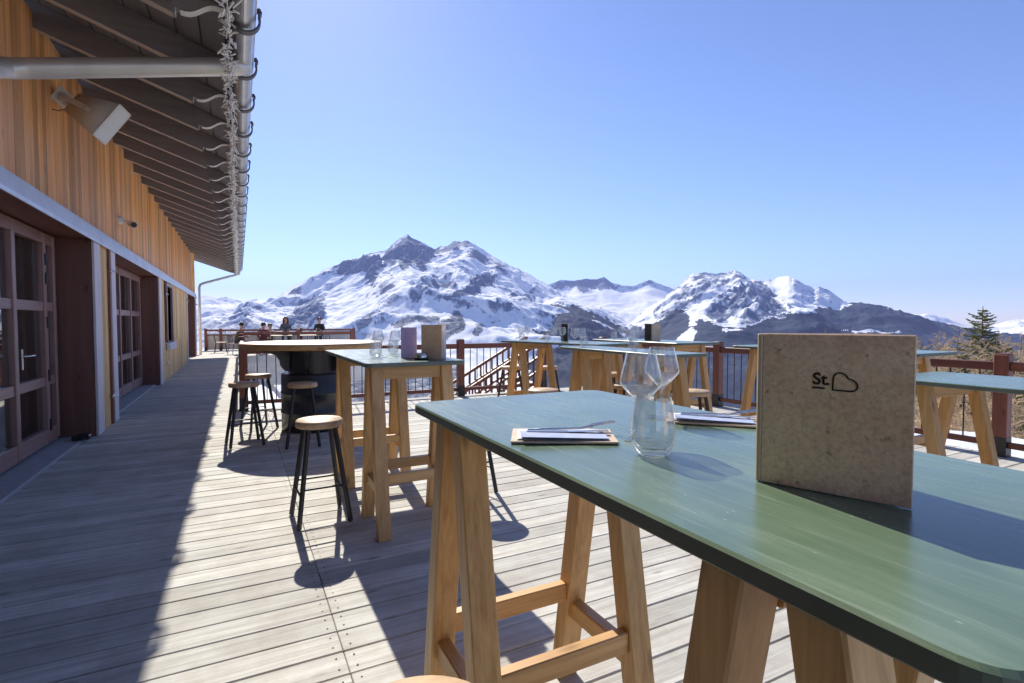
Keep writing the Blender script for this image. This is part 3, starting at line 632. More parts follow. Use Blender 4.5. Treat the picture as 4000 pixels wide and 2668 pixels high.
# roof: rafters, boards, tiles
SL = .345
def zr(x): return 3.60 + (-.25 - x) * SL        # underside of the rafters
RY0, RY1 = -3.0, 27.2
one('soffit', M['soffit'], ch, lambda m: [m.beam((-.06 - i * .19 - .095, (RY0 + RY1) / 2 - 15.1, zr(-.06 - i * .19 - .095) + .255), (-.06 - i * .19 - .095, (RY0 + RY1) / 2 + 15.1, zr(-.06 - i * .19 - .095) + .255), .187, .02, up=(SL, 0, 1), bev=.002) for i in range(11)])
one('roof', M['tile'], ch, lambda m: m.prism([(.06, zr(.06) + .285), (.06, zr(.06) + .34), (-5.0, zr(-5) + .34), (-5.0, zr(-5) + .285)], RY0, RY1 + .06, 1))
one('verge_board', M['soffit'], ch, lambda m: m.prism([(.03, zr(.03) + .02), (.03, zr(.03) + .27), (-2.4, zr(-2.4) + .27), (-2.4, zr(-2.4) - .04), (-.3, zr(-.3) - .02)], RY1 + .002, RY1 + .035, 1))
RY = [1.22 + .882 * k for k in range(30)]
for y in RY:
    if y > RY1: break
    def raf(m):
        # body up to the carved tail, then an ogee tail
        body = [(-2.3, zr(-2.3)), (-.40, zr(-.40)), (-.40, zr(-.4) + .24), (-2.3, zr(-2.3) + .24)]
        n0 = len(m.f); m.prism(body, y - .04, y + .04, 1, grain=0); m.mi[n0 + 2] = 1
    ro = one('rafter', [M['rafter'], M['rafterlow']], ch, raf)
    def tail(m):
        zt = zr(-.4); pts = [(-.40, zt), (-.38, zt), (-.38, zt + .045), (-.35, zt + .04)]
        for k in range(9):
            q = k / 8; xx = -.35 + .27 * q
            pts.append((xx, zt + .03 + .085 * q - .020 * math.sin(q * math.pi * 2)))
        pts += [(-.08, zr(-.08) + .238), (-.40, zr(-.40) + .238)]
        n0 = len(m.f); m.prism(pts, y - .039, y + .039, 1, grain=0)
        for k in range(len(m.f) - n0 - 2):
            if k in (1,) or 4 <= k <= 11: m.mi[n0 + 2 + k] = 1
    one('rafter_tail', [M['rafter'], M['endgrain']], ro, tail)
def gutter(m):
    seg = 14; pr = []
    for k in range(seg + 1): a = math.pi + math.pi * k / seg; pr.append((.075 + .078 * math.cos(a), 3.745 + .078 * math.sin(a)))
    pr += [(.075 + .078 * math.cos(a) * .95, 3.745 + .075 * math.sin(a)) for a in [2 * math.pi - math.pi * k / seg for k in range(seg + 1)]]
    y = RY0
    for ye in (0.9, 4.93, 9.3, 13.2, 17.1, 21.2, RY1 + .05):
        m.prism(pr, y, ye, 1); m.tube([(.155, y, 3.75), (.155, ye, 3.75)], .010, 8); 
        # a wider socket where two lengths join
        pr2 = [(.075 + (x - .075) * 1.06, 3.745 + (z - 3.745) * 1.06) for x, z in pr]; m.prism(pr2, ye - .09, ye - .001, 1); y = ye
gt = one('gutter', M['zinc'], ch, gutter)
for y in RY:
    if y > RY1: break
    def brk(m):
        pts = [(-.05, 3.83), (-.03, 3.78)] + [(.083 + .108 * math.cos(a), 3.748 + .108 * math.sin(a)) for a in np.linspace(math.pi, 2 * math.pi + .35, 16)] + [(.200, 3.81), (.188, 3.835), (.172, 3.825)]
        for (x0, z0), (x1, z1) in zip(pts[:-1], pts[1:]): m.beam((x0, y, z0), (x1, y, z1), .062, .016, up=(0, 0, 1), bev=.002, ext=.004)
    one('gutter_bracket', M['bracket'], gt, brk)
one('downpipe', M['zincpipe'], ch, lambda m: m.tube([(.075, 5.50, 3.72), (.07, 5.47, 3.69), (.03, 5.46, 3.665), (-.06, 5.45, 3.64), (-.5, 5.45, 3.54), (-1.40, 5.45, 3.335), (-1.52, 5.43, 3.30), (-1.565, 5.36, 3.27), (-1.565, 5.2, 3.2), (-1.565, 4.0, 2.75)], .078, 20))
one('downpipe', M['zincpipe'], ch, lambda m: (m.tube([(.07, 26.9, 3.66), (.06, 26.9, 3.52), (-.1, 26.85, 3.46), (-1.25, 25.6, 2.98), (-1.38, 25.4, 2.90), (-1.42, 25.35, 2.78), (-1.42, 25.3, 1.1)], .05, 10), m.tube([(-1.42, 25.3, 2.0), (-1.42, 25.3, 1.9)], .062, 10), m.box((-1.42, 25.3, .55), (.1, .1, 1.1), .006)))
# ------------------------------------------------------------------ things on the chalet
sp = thing('loudspeaker', 'grey outdoor loudspeaker with white grille tilted down under the eaves', 'loudspeaker')
def place_on(root, loc, eul): root.location = loc; root.rotation_euler = eul
def spk_body(m):
    f = [(0, -.21, -.09), (0, .21, -.09), (0, .21, .09), (0, -.21, .09)]; b = [(-.47, -.12, -.07), (-.47, .12, -.07), (-.47, .12, .07), (-.47, -.12, .07)]
    bm = bmesh.new(); vv = [bm.verts.new(p) for p in f + b]
    bm.faces.new(vv[:4]); bm.faces.new(vv[4:][::-1])
    for i in range(4): bm.faces.new((vv[i], vv[4 + i], vv[4 + (i + 1) % 4], vv[(i + 1) % 4]))
    bmesh.ops.recalc_face_normals(bm, faces=bm.faces); bmesh.ops.bevel(bm, geom=bm.edges[:], offset=.014, segments=3, affect='EDGES')
    bm.verts.index_update(); m.add([v.co.copy() for v in bm.verts], [tuple(v.index for v in q.verts) for q in bm.faces], True); bm.free()
one('cabinet', M['speaker'], sp, spk_body)
one('front_rim', M['white'], sp, lambda m: [m.box((.002, y, z), (.02, a, b), .005) for y, z, a, b in ((0, -.081, .42, .018), (0, .081, .42, .018), (-.201, 0, .018, .18), (.201, 0, .018, .18))])
one('grille', M['grille'], sp, lambda m: m.box((.006, 0, 0), (.010, .386, .146), .004))
one('mounting_bracket', M['speaker'], sp, lambda m: (m.box((-.38, .0, -.096), (.36, .06, .010), .002), m.tube([(-.24, 0, -.09), (-.24, 0, -.112)], .022, 12), m.box((-.38, 0, .092), (.36, .06, .010), .002), m.box((-.555, 0, 0), (.012, .07, .2), .002), m.box((-.585, 0, 0), (.05, .09, .12), .004), m.box((-.615, 0, 0), (.012, .16, .24), .003)))
one('cable', M['black'], sp, lambda m: m.tube([(-.47, .02, .02), (-.52, .06, .02), (-.55, .14, -.02), (-.60, .20, -.10), (-.62, .22, -.3)], .005, 6))
sp.matrix_world = Matrix(((.7272, -.5465, .4154, -1.12), (-.5083, -.022, .8609, 6.76), (-.4613, -.8372, -.2938, 3.38), (0, 0, 0, 1)))
sc = thing('security_camera', 'small white wall camera with black lens pointing along the deck', 'camera', (XW, 10.25, 2.95))
one('base', M['white'], sc, lambda m: m.tube([(.0, 0, 0), (.05, 0, 0), (.055, 0, 0)], [.065, .062, .03], 16))
one('arm', M['white'], sc, lambda m: m.tube([(.04, 0, 0), (.12, .0, -.01), (.17, -.02, -.03)], .018, 8))
one('body', M['speaker'], sc, lambda m: m.tube([(.13, .17, -.015), (.20, -.05, -.06), (.215, -.10, -.07)], [.045, .048, .05], 16))
one('lens', M['black'], sc, lambda m: m.tube([(.2145, -.10, -.07), (.217, -.107, -.0715)], [.043, .038], 16))
def garland(m):
    pts = []; y = 2.0
    while y < 27: pts.append((-.035 + random.uniform(-.015, .015), y, 3.60 + .03 * math.sin(y * 7) + random.uniform(-.015, .015))); y += .12
    m.tube(pts, .006, 5)
    for i in range(2600):
        y = 2.0 + 25 * (i / 2600) + random.uniform(-.02, .02)
        c = Vector((-.035 + random.gauss(0, .024), y, 3.60 + .03 * math.sin(y * 7) + random.gauss(0, .038)))
        d = Vector((random.gauss(-.15, 1), random.gauss(0, .7), random.gauss(-.5, .9))).normalized(); L = random.choice((.03, .045, .06, .075, .095))
        if random.random() < .8: L *= .8
        m.tube([c, c + d * L * .8, c + d * L], [.0075, .0065, .003], 5, cap=False)
tag(one('icicle_lights', M['lights'], None, garland), 'bushy string of pale unlit icicle lights hung along the gutter', 'string lights')

# ================================================================== RAILINGS
def railing(name, label, pts, posts, bal=True, step=.12, top=.955, bz=.12, cat='railing', shoe=True, rng_=(0, 1), group=None):
    """pts: two ends (x,y); posts: fractions along"""
    a, b = Vector((pts[0][0], pts[0][1], 0)), Vector((pts[1][0], pts[1][1], 0)); d = b - a; L = d.length; u = d / L
    t = thing(name, label, cat, a, 0, group); n = Vector((-u.y, u.x, 0)); Z = Vector((0, 0, 1))
    ps = [p * L for p in posts]
    for p in ps:
        c = u * p; ang = math.atan2(u.y, u.x)
        po = one('post', M['redbrown'], t, lambda m: (m.box(c + Z * .515, (.12, .12, 1.03), .008, Matrix.Rotation(ang, 3, 'Z'), 2), m.box(c + Z * 1.034, (.105, .105, .012), .004, Matrix.Rotation(ang, 3, 'Z'), 0)))
        if shoe: one('post_shoe', M['metal_dark'], po, lambda m: m.box(c + Z * .10 - n * 0.0, (.126, .126, .20), .004, Matrix.Rotation(ang, 3, 'Z'), 2))
    for p, q in zip(ps[:-1], ps[1:]):
        one('top_rail', M['redbrown'], t, lambda m: m.beam(u * (p + .06) + Z * (top - .045), u * (q - .06) + Z * (top - .045), .07, .09, bev=.008))
        one('bottom_rail', M['redbrown'], t, lambda m: m.beam(u * (p + .06) + Z * bz, u * (q - .06) + Z * bz, .05, .06, bev=.005))
        if bal:
            k = max(1, int((q - p - .12) / step))
            for i in range(1, k):
                s_ = p + .06 + (q - p - .12) * i / k
                if rng_[0] * L <= s_ <= rng_[1] * L:
                    one('baluster', M['metal_dark'], t, lambda m: m.tube([u * s_ + Z * (bz + .03), u * s_ + Z * (top - .09)], .0075, 6, cap=False))
    return t
railing('railing', 'red-brown railing at the far end of the near terrace, before the stairs', [(.05, 9.0), (5.35, 9.0)], (0, 3.55 / 5.3, 1), True, .13)
railing('railing', 'red-brown railing along the right edge of the terrace toward the trees', [(6.82, 9.0), (6.82, -2.0)], (0, 3.03 / 11, 6.58 / 11, 1), True, .125, rng_=(0, .78))
railing('railing', 'long railing running beside the shaded passage toward the back terrace', [(.05, 9.1), (.05, 23.5)], (.006, .25, .5, .75, 1), False)
railing('railing', 'railing in front of the people seated on the back terrace', [(.05, 23.56), (4.35, 23.56)], (0.015, .5, 1), False)
fr_ = railing('railing', 'farthest railing with pale solid panel at the end of the passage', [(-1.45, 28.6), (5.4, 28.6)], (0.01, .1, .35, .62, 1), False, top=1.0, bz=.74)
one('panel', M['panelgrey'], fr_, lambda m: m.box((3.4, .05, .38), (6.8, .03, .70), .004))
for i in range(60): one('baluster', M['white'], fr_, lambda m: m.tube([(.12 + i * .11, 0, .77), (.12 + i * .11, 0, .92)], .012, 5, cap=False))

# ------------------------------------------------------------------ stairs
st = thing('staircase', 'brown timber staircase with slanted railings dropping away beyond the terrace', 'staircase')
sdx, sdz = -1.0, -.545
for (yy, xt, zt) in ((9.62, 5.62, .90), (10.9, 5.95, .98)):
    for dz, hh in ((0, .06), (-.29, .045), (-.58, .045), (-.95, .2)):
        one('handrail' if dz == 0 else ('stringer' if dz < -.9 else 'mid_rail'), M['redbrown'], st, lambda m: m.beam((xt, yy, zt + dz), (xt - 4.2, yy, zt + dz + 4.2 * sdz), .07, hh, bev=.005))
    for k in range(30):
        x = xt - .1 - k * .14; z = zt + (xt - x) * sdz
        one('baluster', M['redbrown'], st, lambda m: m.box((x, yy + .04, z - .45), (.035, .025, .9), .003, None, 2))
    one('post', M['redbrown'], st, lambda m: m.box((xt + .05, yy, zt - .85), (.10, .10, 1.76), .006, None, 2))
for k in range(18): one('tread', M['deck'], st, lambda m: m.box((5.75 - k * .28, 10.26, -.06 - k * .153), (.27, 1.2, .035), .004, None, 1))

# ================================================================== TABLES
def bar_table(label, loc, L, tr, w=.70, H=1.10, group=None, rotz=0):
    t = thing('bar_table', label, 'table', loc, rotz, group)
    # tabletop: rounded corners, light arris on top
    poly = fillet([(-w / 2, -L / 2), (w / 2, -L / 2), (w / 2, L / 2), (-w / 2, L / 2)], .055, 7)
    m = MB(); n = len(poly); th = .027; bz = .004
    def inset(k): 
        return [(x * (1 - k / (w / 2)), y * (1 - k / (L / 2))) for x, y in poly]
    lay = [(inset(.003), H - th), (poly, H - th + .003), (poly, H - bz), (inset(bz), H)]
    vs = [(x, y, z) for P, z in lay for x, y in P]; gc = [(y, x, z) for x, y, z in vs]
    fs = [tuple(range(n))[::-1]]; mi = [1]
    for l in range(3):
        for i in range(n): fs.append((l * n + i, l * n + (i + 1) % n, (l + 1) * n + (i + 1) % n, (l + 1) * n + i)); mi.append(1 if l < 2 else 0)
    fs.append(tuple(range(3 * n, 4 * n))); mi.append(0)
    m.add(vs, fs, False, 0, gc); m.mi = mi
    m.build('tabletop', [M['laminate'], M['lamedge']], t)
    zt = H - th - .001
    for yc in tr:
        xa, xb = -w / 2 + .095, w / 2 - .095
        for x in (xa, xb):
            for sg in (-1, 1):
                p0 = Vector((x, yc + sg * .232, 0)); p1 = Vector((x, yc + sg * .055, zt))
                def leg(m):
                    d = (p1 - p0); uy = .033 * d.length / d.z
                    m_ = [(p0.y - uy, 0), (p0.y + uy, 0), (p1.y + uy, zt), (p1.y - uy, zt)]
                    vs = [(x - .04, y, z) for y, z in m_] + [(x + .04, y, z) for y, z in m_]
                    b = .004; P = []
                    bm = bmesh.new(); vv = [bm.verts.new(v) for v in vs]
                    bm.faces.new(vv[:4][::-1]); bm.faces.new(vv[4:])
                    for i in range(4): bm.faces.new((vv[i], vv[(i + 1) % 4], vv[4 + (i + 1) % 4], vv[4 + i]))
                    bmesh.ops.recalc_face_normals(bm, faces=bm.faces); bmesh.ops.bevel(bm, geom=bm.edges[:], offset=b, segments=1, affect='EDGES')
                    bm.verts.index_update(); co = [v.co.copy() for v in bm.verts]
                    m.add(co, [tuple(v.index for v in f.verts) for f in bm.faces], False, 0, [(c.z, c.x, c.y) for c in co]); bm.free()
                def legb(m):
                    leg(m)
                    for zz in ():
                        yy_ = p0.y + (p1.y - p0.y) * zz / zt
                        for sx in (-1, 1):
                            c = Vector((x + sx * .0402, yy_, zz)); n_ = 8
                            ring = [c + Vector((0, .0065 * math.cos(a), .0065 * math.sin(a))) for a in np.linspace(0, 2 * math.pi, n_, endpoint=False)]
                            m.add(ring, [tuple(range(n_)) if sx > 0 else tuple(range(n_))[::-1]], False, 1)
                one('leg', [M['honey'], M['metal_dark']], t, legb)
            zc = .29; hw = .055 + .177 * (1 - zc / zt)
            one('cross_bar', M['honey'], t, lambda m: m.beam((x, yc - hw + .028, zc), (x, yc + hw - .028, zc), .045, .065, bev=.004))
        for sg in (-1, 1):
            zc = .36; hw = .055 + .177 * (1 - zc / zt)
            one('stretcher', M['honey'], t, lambda m: m.beam((xa + .038, yc + sg * hw, zc), (xb - .038, yc + sg * hw, zc), .04, .065, bev=.004))
            one('top_beam', M['honey'], t, lambda m: m.beam((xa + .038, yc + sg * .055, zt - .046), (xb - .038, yc + sg * .055, zt - .046), .05, .085, bev=.004))
    return t
near_t = bar_table('big green-topped trestle table in the foreground carrying the place settings', (.835, .885, 0), 1.47, (.56, -.485), .71)
mid_t = bar_table('trestle table with square end beside the round barrel table, holding the lilac card', (1.015, 4.14, 0), 1.78, (-.675, .47), .66)
g_t = 'trestle bar tables near the right railing'
bar_table('narrow trestle bar table in the middle of the terrace with clustered glasses and no menu', (3.17, 3.85, 0), 1.6, (-.5, .52), .44, group=g_t)
tb = bar_table('trestle bar table in front of the stairs with wine glasses and dark menu', (3.755, 5.77, 0), 1.78, (-.6, .6), group=g_t, rotz=R(14))
bar_table('wide trestle table just behind the big wooden menu, its pale end frame at right', (4.05, 1.06, 0), 1.78, (.695, -.6), .82, 1.0, group=g_t)
for loc, lab in (((5.12, 3.12, 0), 'trestle bar table between the foreground menu and the railing post, its end frame visible'),
                 ((5.32, .78, 0), 'trestle bar table at the right edge of the picture, only its orange beam showing'),
                 ((5.02, 5.55, 0), 'trestle bar table by the corner of the terrace with a pale-sided menu')):
    dup(tb, loc, 0, lab, g_t)
# round barrel table
rt = thing('barrel_table', 'round wooden high table on a black oil barrel base', 'table', (.84, 7.12, 0))
def rtop(m):
    RR_ = .84; n = 8
    for i in range(n):
        x0 = -RR_ + 2 * RR_ * i / n; x1 = -RR_ + 2 * RR_ * (i + 1) / n - .003
        pts = []
        for k in range(9): x = x0 + (x1 - x0) * k / 8; pts.append((x, -math.sqrt(max(0, RR_ ** 2 - x * x))))
        pts2 = [(x, -y) for x, y in pts[::-1]]
        poly = [p for i_, p in enumerate(pts + pts2) if i_ == 0 or (Vector(p) - Vector((pts + pts2)[i_ - 1])).length > 1e-4]
        m.prism(poly, 1.045, 1.10, 2, grain=1)
one('tabletop', M['roundtop'], rt, rtop)
one('top_rim', M['honey'], rt, lambda m: m.lathe([(.841, 1.030), (.852, 1.032), (.852, 1.094), (.841, 1.097)], 64))
def brl(m):
    m.lathe([(.0, .012), (.365, .012), (.385, .02), (.385, .22), (.393, .23), (.393, .245), (.385, .255), (.385, .46), (.393, .47), (.393, .485), (.385, .495), (.385, .70), (.375, .712), (.30, .715)], 48)
one('barrel', M['barrel'], rt, brl)
one('neck_drum', M['barrel'], rt, lambda m: m.lathe([(.30, .70), (.30, 1.03)], 40))
for k in range(6):
    a = R(12 + 60 * k); rot = Matrix.Rotation(a, 4, 'Z')
    def corb(m):
        pr = [(.295, 1.028), (.62, 1.028), (.60, .99), (.52, .975), (.45, .94), (.41, .88), (.40, .82), (.375, .78), (.345, .75), (.295, .74)]
        mm = MB(); mm.prism(pr, -.022, .022, 1); m.add([rot @ Vector(v) for v in mm.v], mm.f)
    one('corbel', M['barrel'], rt, corb)
for k in range(3):
    a = R(40 + 120 * k); one('base_foot', M['metal_dark'], rt, lambda m: m.box((.30 * math.cos(a), .30 * math.sin(a), .008), (.08, .08, .016), .003, Matrix.Rotation(a, 3, 'Z')))

# ------------------------------------------------------------------ stools
def make_stool(label, loc, rotz, group):
    t = thing('bar_stool', label, 'stool', loc, rotz, group)
    H = .69
    def seat(m):
        m.lathe([(.0, H - .047), (.148, H - .047), (.153, H - .042), (.153, H - .008), (.146, H), (.0, H)], 40)
    s_ = one('seat', M['seat'], t, seat)
    for i, (sx, sy) in enumerate(((1, 1), (1, -1), (-1, -1), (-1, 1))):
        one('leg', M['metal_dark'], t, lambda m: (m.beam((sx * .085, sy * .085, H - .05), (sx * .165, sy * .165, .004), .030, .022, up=(sx, -sy, 0), bev=.003), m.box((sx * .085, sy * .085, H - .0505), (.05, .05, .006), .001)))
    for (z, prs) in ((.20, (((1, 1), (1, -1)), ((-1, 1), (-1, -1)))), (.25, (((1, 1), (-1, 1)), ((1, -1), (-1, -1))))):
        q = .165 - .08 * z / .64
        for a, b in prs:
            one('footrest', M['metal_dark'], t, lambda m: m.tube([(a[0] * q, a[1] * q, z), (b[0] * q, b[1] * q, z)], .0075, 7))
    return t
gs_ = 'round wooden bar stools with black legs'
s1 = make_stool('wooden-seated stool standing alone in the sun, left of the square-ended table', (.48, 3.80, 0), R(3), gs_)
for (x, y, a, lab) in ((.04, 6.50, 8, 'left-front stool of the pair at the round barrel table'), (.21, 7.42, 20, 'rear stool of the left pair at the barrel table, its seat brightly lit'),
                       (.61, 6.16, -6, 'shaded stool standing directly before the black barrel'), (1.60, 3.86, 10, 'stool tucked on the far side of the square-ended table'),
                       (.245, .80, 0, 'stool cut off by the bottom edge, only its seat rim showing'), (2.66, 4.46, 15, 'stool whose white-lit seat shows just behind the foreground tabletop'),
                       (3.62, 7.02, 5, 'stool under the glasses table, in front of the stairs'), (4.12, 6.78, 30, 'stool right of the stair railing, between two trestle tables'),
                       (4.35, 5.5, 12, 'stool half hidden at the right end of the dark-menu table'), (3.68, 4.42, -9, 'stool between the narrow table and the dark-menu table'),
                       (3.92, 3.72, 25, 'stool whose black legs show just right of the foreground wine glasses'), (1.66, .66, 12, 'stool under the foreground table, only a black leg visible')):
    dup(s1, (x, y, 0), R(a), lab, gs_)

# ================================================================== TABLEWARE
def wine(m, bowl_r=.044, H=.188):
    k = H / .197
    out = [(.0, .0005), (.036, .0005), (.0365, .002), (.030, .004), (.010, .007), (.0042, .014), (.0036, .05), (.0042, .078), (.010, .089), (.026, .105), (.0435, .126), (.0445, .134), (.041, .155), (.0335, .185), (.0315, .197)]
    m.lathe([(r * bowl_r / .044, z * k) for r, z in out], 40)
    inn = [(.0308, .197), (.0328, .185), (.0402, .155), (.0437, .134), (.0427, .127), (.025, .1065), (.006, .092), (.0, .0905)]
    m.lathe([(r * bowl_r / .044, z * k) for r, z in inn], 40)
    m.lathe([(.0315 * bowl_r / .044, .197 * k), (.0308 * bowl_r / .044, .197 * k)], 40)
def tumbler(m):
    out = [(.0, .0005), (.024, .0005), (.030, .003), (.0395, .022), (.0425, .042), (.041, .062), (.036, .09), (.0335, .112)]
    m.lathe(out, 40); m.lathe([(.0327, .112), (.0352, .09), (.040, .062), (.0413, .043), (.038, .026), (.028, .013), (.0, .011)], 40); m.lathe([(.0335, .112), (.0327, .112)], 40)
def tw(name, fn, loc, label, group=None):
    o = one(name, M['glass'], None, fn); o.location = loc; return tag(o, label, 'glass', group)
TZ = 1.101
wg = tw('wine_glass', wine, (.757, .865, TZ), 'nearest stemmed wine glass, left and behind the foreground tumbler')
t0 = tw('tumbler', tumbler, (.700, .765, TZ), 'round-bellied water tumbler standing front on the foreground table')
def cp(o, loc, lab, group=None, s=1):
    c = o.copy(); COL.objects.link(c); c.location = loc; c['label'] = lab; c.scale = (s, s, s)
    if group: c['group'] = group
    return c
cp(wg, (.985, 1.045, TZ), 'second stemmed wine glass, right behind the first on the foreground table')
cp(wg, (.93, 3.98, TZ), 'left wine glass beside the lilac card on the square-ended table'); cp(wg, (1.06, 3.98, TZ), 'right wine glass next to the lilac card on the square-ended table')
cp(t0, (.855, 3.74, TZ), 'water tumbler left of the wine glasses on the square-ended table'); cp(t0, (1.09, 4.16, TZ), 'water tumbler right behind the lilac card on the square-ended table')
for (x, y, k, lab) in ((3.36, 6.22, 'w', 'left wine glass of the cluster in front of the stairs'), (3.48, 6.26, 'w', 'right wine glass of the cluster in front of the stairs'), (3.28, 6.05, 't', 'low tumbler in the cluster in front of the stairs'),
        (3.50, 5.62, 'w', 'wine glass left of the dark menu before the stairs'), (3.62, 5.60, 'w', 'wine glass nearest the dark menu before the stairs'), (3.42, 5.66, 't', 'tumbler left of the dark menu before the stairs'),
        (3.07, 4.52, 'w', 'left wine glass of the front cluster on the middle table'), (3.13, 4.48, 'w', 'right wine glass of the front cluster on the middle table'), (3.10, 4.40, 't', 'tumbler in front of the pair of glasses on the middle table'),
        (3.04, 3.62, 'w', 'wine glass alone near the centre of the middle table'), (3.02, 3.55, 't', 'tumbler in front of the lone wine glass on the middle table'),
        (4.95, 6.25, 't', 'tumbler left on the corner table'), (4.98, 6.12, 'w', 'left wine glass on the corner table'), (5.0, 5.92, 't', 'tumbler right on the corner table'), (4.98, 5.80, 'w', 'right wine glass on the corner table')):
    cp(wg if k == 'w' else t0, (x, y, TZ), lab)

# menus: folded board standing open
def text_mesh(body, size, mat, parent, mtx, name='lettering', bold=.0):
    cu = bpy.data.curves.new(name, 'FONT'); cu.body = body; cu.size = size; cu.extrude = .0004; cu.offset = bold; cu.align_x = 'LEFT'
    ob = bpy.data.objects.new(name, cu); COL.objects.link(ob)
    me = bpy.data.meshes.new_from_object(ob.evaluated_get(bpy.context.evaluated_depsgraph_get())); bpy.data.objects.remove(ob); me.name = name
    me.transform(mtx); me.materials.append(mat)
    o = bpy.data.objects.new(name, me); COL.objects.link(o); o.parent = parent; return o
def menu(label, loc, rotz, w, h, ang, front='menu', back='menu', group=None, logo=False):
    t = thing('menu', label, 'menu', loc, rotz, group)
    # local: spine at origin, front cover runs along +x (facing -y), back cover opens behind
    one('front_cover', M[front], t, lambda m: m.box((w / 2, 0, h / 2), (w, .005, h), .0012, None, 2))
    one('back_cover', M[back], t, lambda m: m.box((w / 2 * math.cos(ang), w / 2 * math.sin(ang) + .006, h / 2), (w, .005, h), .0012, Matrix.Rotation(ang, 3, 'Z'), 2))
    one('spine', M['board'], t, lambda m: m.box((-.004, .003, h / 2), (.008, .014, h), .002, None, 2))
    one('page', M['paper'], t, lambda m: [m.box((.47 * w * math.cos(ang * q), .47 * w * math.sin(ang * q) + .003, h / 2), (w * .92, .0008, h * .95), 0, Matrix.Rotation(ang * q, 3, 'Z')) for q in (.25, .5, .75)])
    if logo:
        Rx = Matrix.Rotation(R(90), 4, 'X')
        text_mesh('St', .0245, M['ink'], t, Matrix.Translation((.0705, -.0029, .1615)) @ Rx, bold=.0005)
        one('underline', M['ink'], t, lambda m: m.box((.0785, -.0029, .1562), (.0165, .0008, .0025)))
        one('full_stop', M['ink'], t, lambda m: m.box((.0912, -.0029, .1627), (.0027, .0008, .0027)))
        # heart turned on its side: a straight left and bottom edge, two round lobes
        def heart(m):
            cx, cz, q = .0968, .1545, .0315
            pts = [(0, 0), (.01, .30), (.02, .55), (.07, .70), (.17, .79), (.30, .815), (.43, .775), (.53, .69), (.60, .585), (.64, .55), (.74, .525), (.86, .46), (.95, .35), (.985, .22), (.95, .10), (.86, .02), (.74, -.015), (.4, -.008), (0, 0), (.01, .30)]
            m.tube([(cx + x * q, -.0030, cz + z * q) for x, z in pts], .00115, 6)
        one('heart_mark', M['ink'], t, heart)
    return t
a_m = math.atan2(.379 - .559, .806 - .735)
mn = menu('large wooden menu branded with a heart, standing open on the foreground table', (.737, .557, TZ), a_m, .193, .236, R(38), logo=True)
menu('brown wooden menu standing open behind the metal tin on the square-ended table', (1.12, 3.50, TZ), R(-58), .17, .235, R(60))
menu('dark-fronted menu standing on the table in front of the stairs', (3.83, 5.95, TZ), R(-70), .10, .23, R(70), 'menudark', 'menu')
menu('pale-sided menu standing on the corner table at the right of the glasses', (4.93, 5.42, TZ), R(-20), .12, .23, R(120), 'menu', 'menudark')
lc = thing('card', 'lilac drinks card standing upright beside the wooden menu', 'card', (1.06, 3.62, TZ), R(-28))
one('sheet', M['lilac'], lc, lambda m: (m.box((0, 0, .108), (.112, .003, .215), .001), m.box((0, .03, .003), (.112, .06, .005), .001)))
one('printed_lines', M['lilacink'], lc, lambda m: [m.box((random.uniform(-.01, .01), -.0019, z), (random.uniform(.05, .09), .0008, .0025)) for z in np.arange(.03, .20, .0135)])
tn = thing('ashtray', 'round metal ashtray tin in front of the menus on the square-ended table', 'ashtray', (1.09, 3.43, TZ))
one('tin_body', M['steel'], tn, lambda m: m.lathe([(.0, .001), (.045, .001), (.047, .004), (.047, .040), (.044, .042), (.044, .030), (0, .03)], 32))
one('tin_base', M['black'], tn, lambda m: m.lathe([(.0475, .002), (.049, .003), (.049, .014), (.0475, .015)], 32))
# place settings
def setting(lab, loc, rotz, seed):
    random.seed(seed)
    t = thing('place_setting', lab, 'place setting', loc, rotz)
    one('set_board', M['board'], t, lambda m: m.box((0, 0, .003), (.225, .135, .0045), .001, None, 0))
    def napk(m):
        n = 14; vs = []; fs = []
        for i in range(n):
            for j in range(8):
                x = -.100 + .190 * i / (n - 1); y = -.056 + .105 * j / 7
                z = .0072 + .0016 * math.sin(i * .9 + j * .7) + .0016 * random.random(); vs.append((x, y, z))
        for i in range(n - 1):
            for j in range(7): fs.append((i * 8 + j, (i + 1) * 8 + j, (i + 1) * 8 + j + 1, i * 8 + j + 1))
        m.add(vs, fs, True)
        m.add([(x, y, .0058) for x, y in ((-.1, -.056), (.09, -.056), (.09, .049), (-.1, .049))], [(3, 2, 1, 0)])
    one('napkin', M['paper'], t, napk)
    one('paper_band', M['paperblue'], t, lambda m: m.box((.0, -.030, .0118), (.185, .062, .0012), .0003, Matrix.Rotation(R(4), 3, 'Z') @ Matrix.Rotation(R(1.5), 3, 'Y')))
    def fork(m):
        ax = Matrix.Rotation(R(14), 3, 'Z')
        def P(x, y, z): return ax @ Vector((x, y, z)) + Vector((0, .02, 0))
        m.tube([P(-.08, 0, .014), P(-.02, 0, .015), P(.04, 0, .014), P(.07, 0, .018)], [.004, .003, .0025, .005], 7)
        for q in (-.009, -.003, .003, .009): m.tube([P(.068, q * .8, .020), P(.09, q, .023), P(.125, q, .027)], [.002, .0017, .0008], 6)
    one('fork', M['steel'], t, fork)
    def knife(m):
        m.beam((-.08, -.012, .0145), (.01, -.004, .0145), .010, .004, bev=.001); m.beam((.01, -.004, .0145), (.10, .006, .0145), .016, .0015, bev=.0003)
    one('knife', M['steel'], t, knife)
    return t
setting('place setting with napkin and fork at the left edge of the foreground table', (.630, .972, TZ), math.atan2(-.109, .193), 3)
setting('place setting partly hidden behind the big wooden menu', (1.075, .955, TZ), math.atan2(-.155, .15), 5)

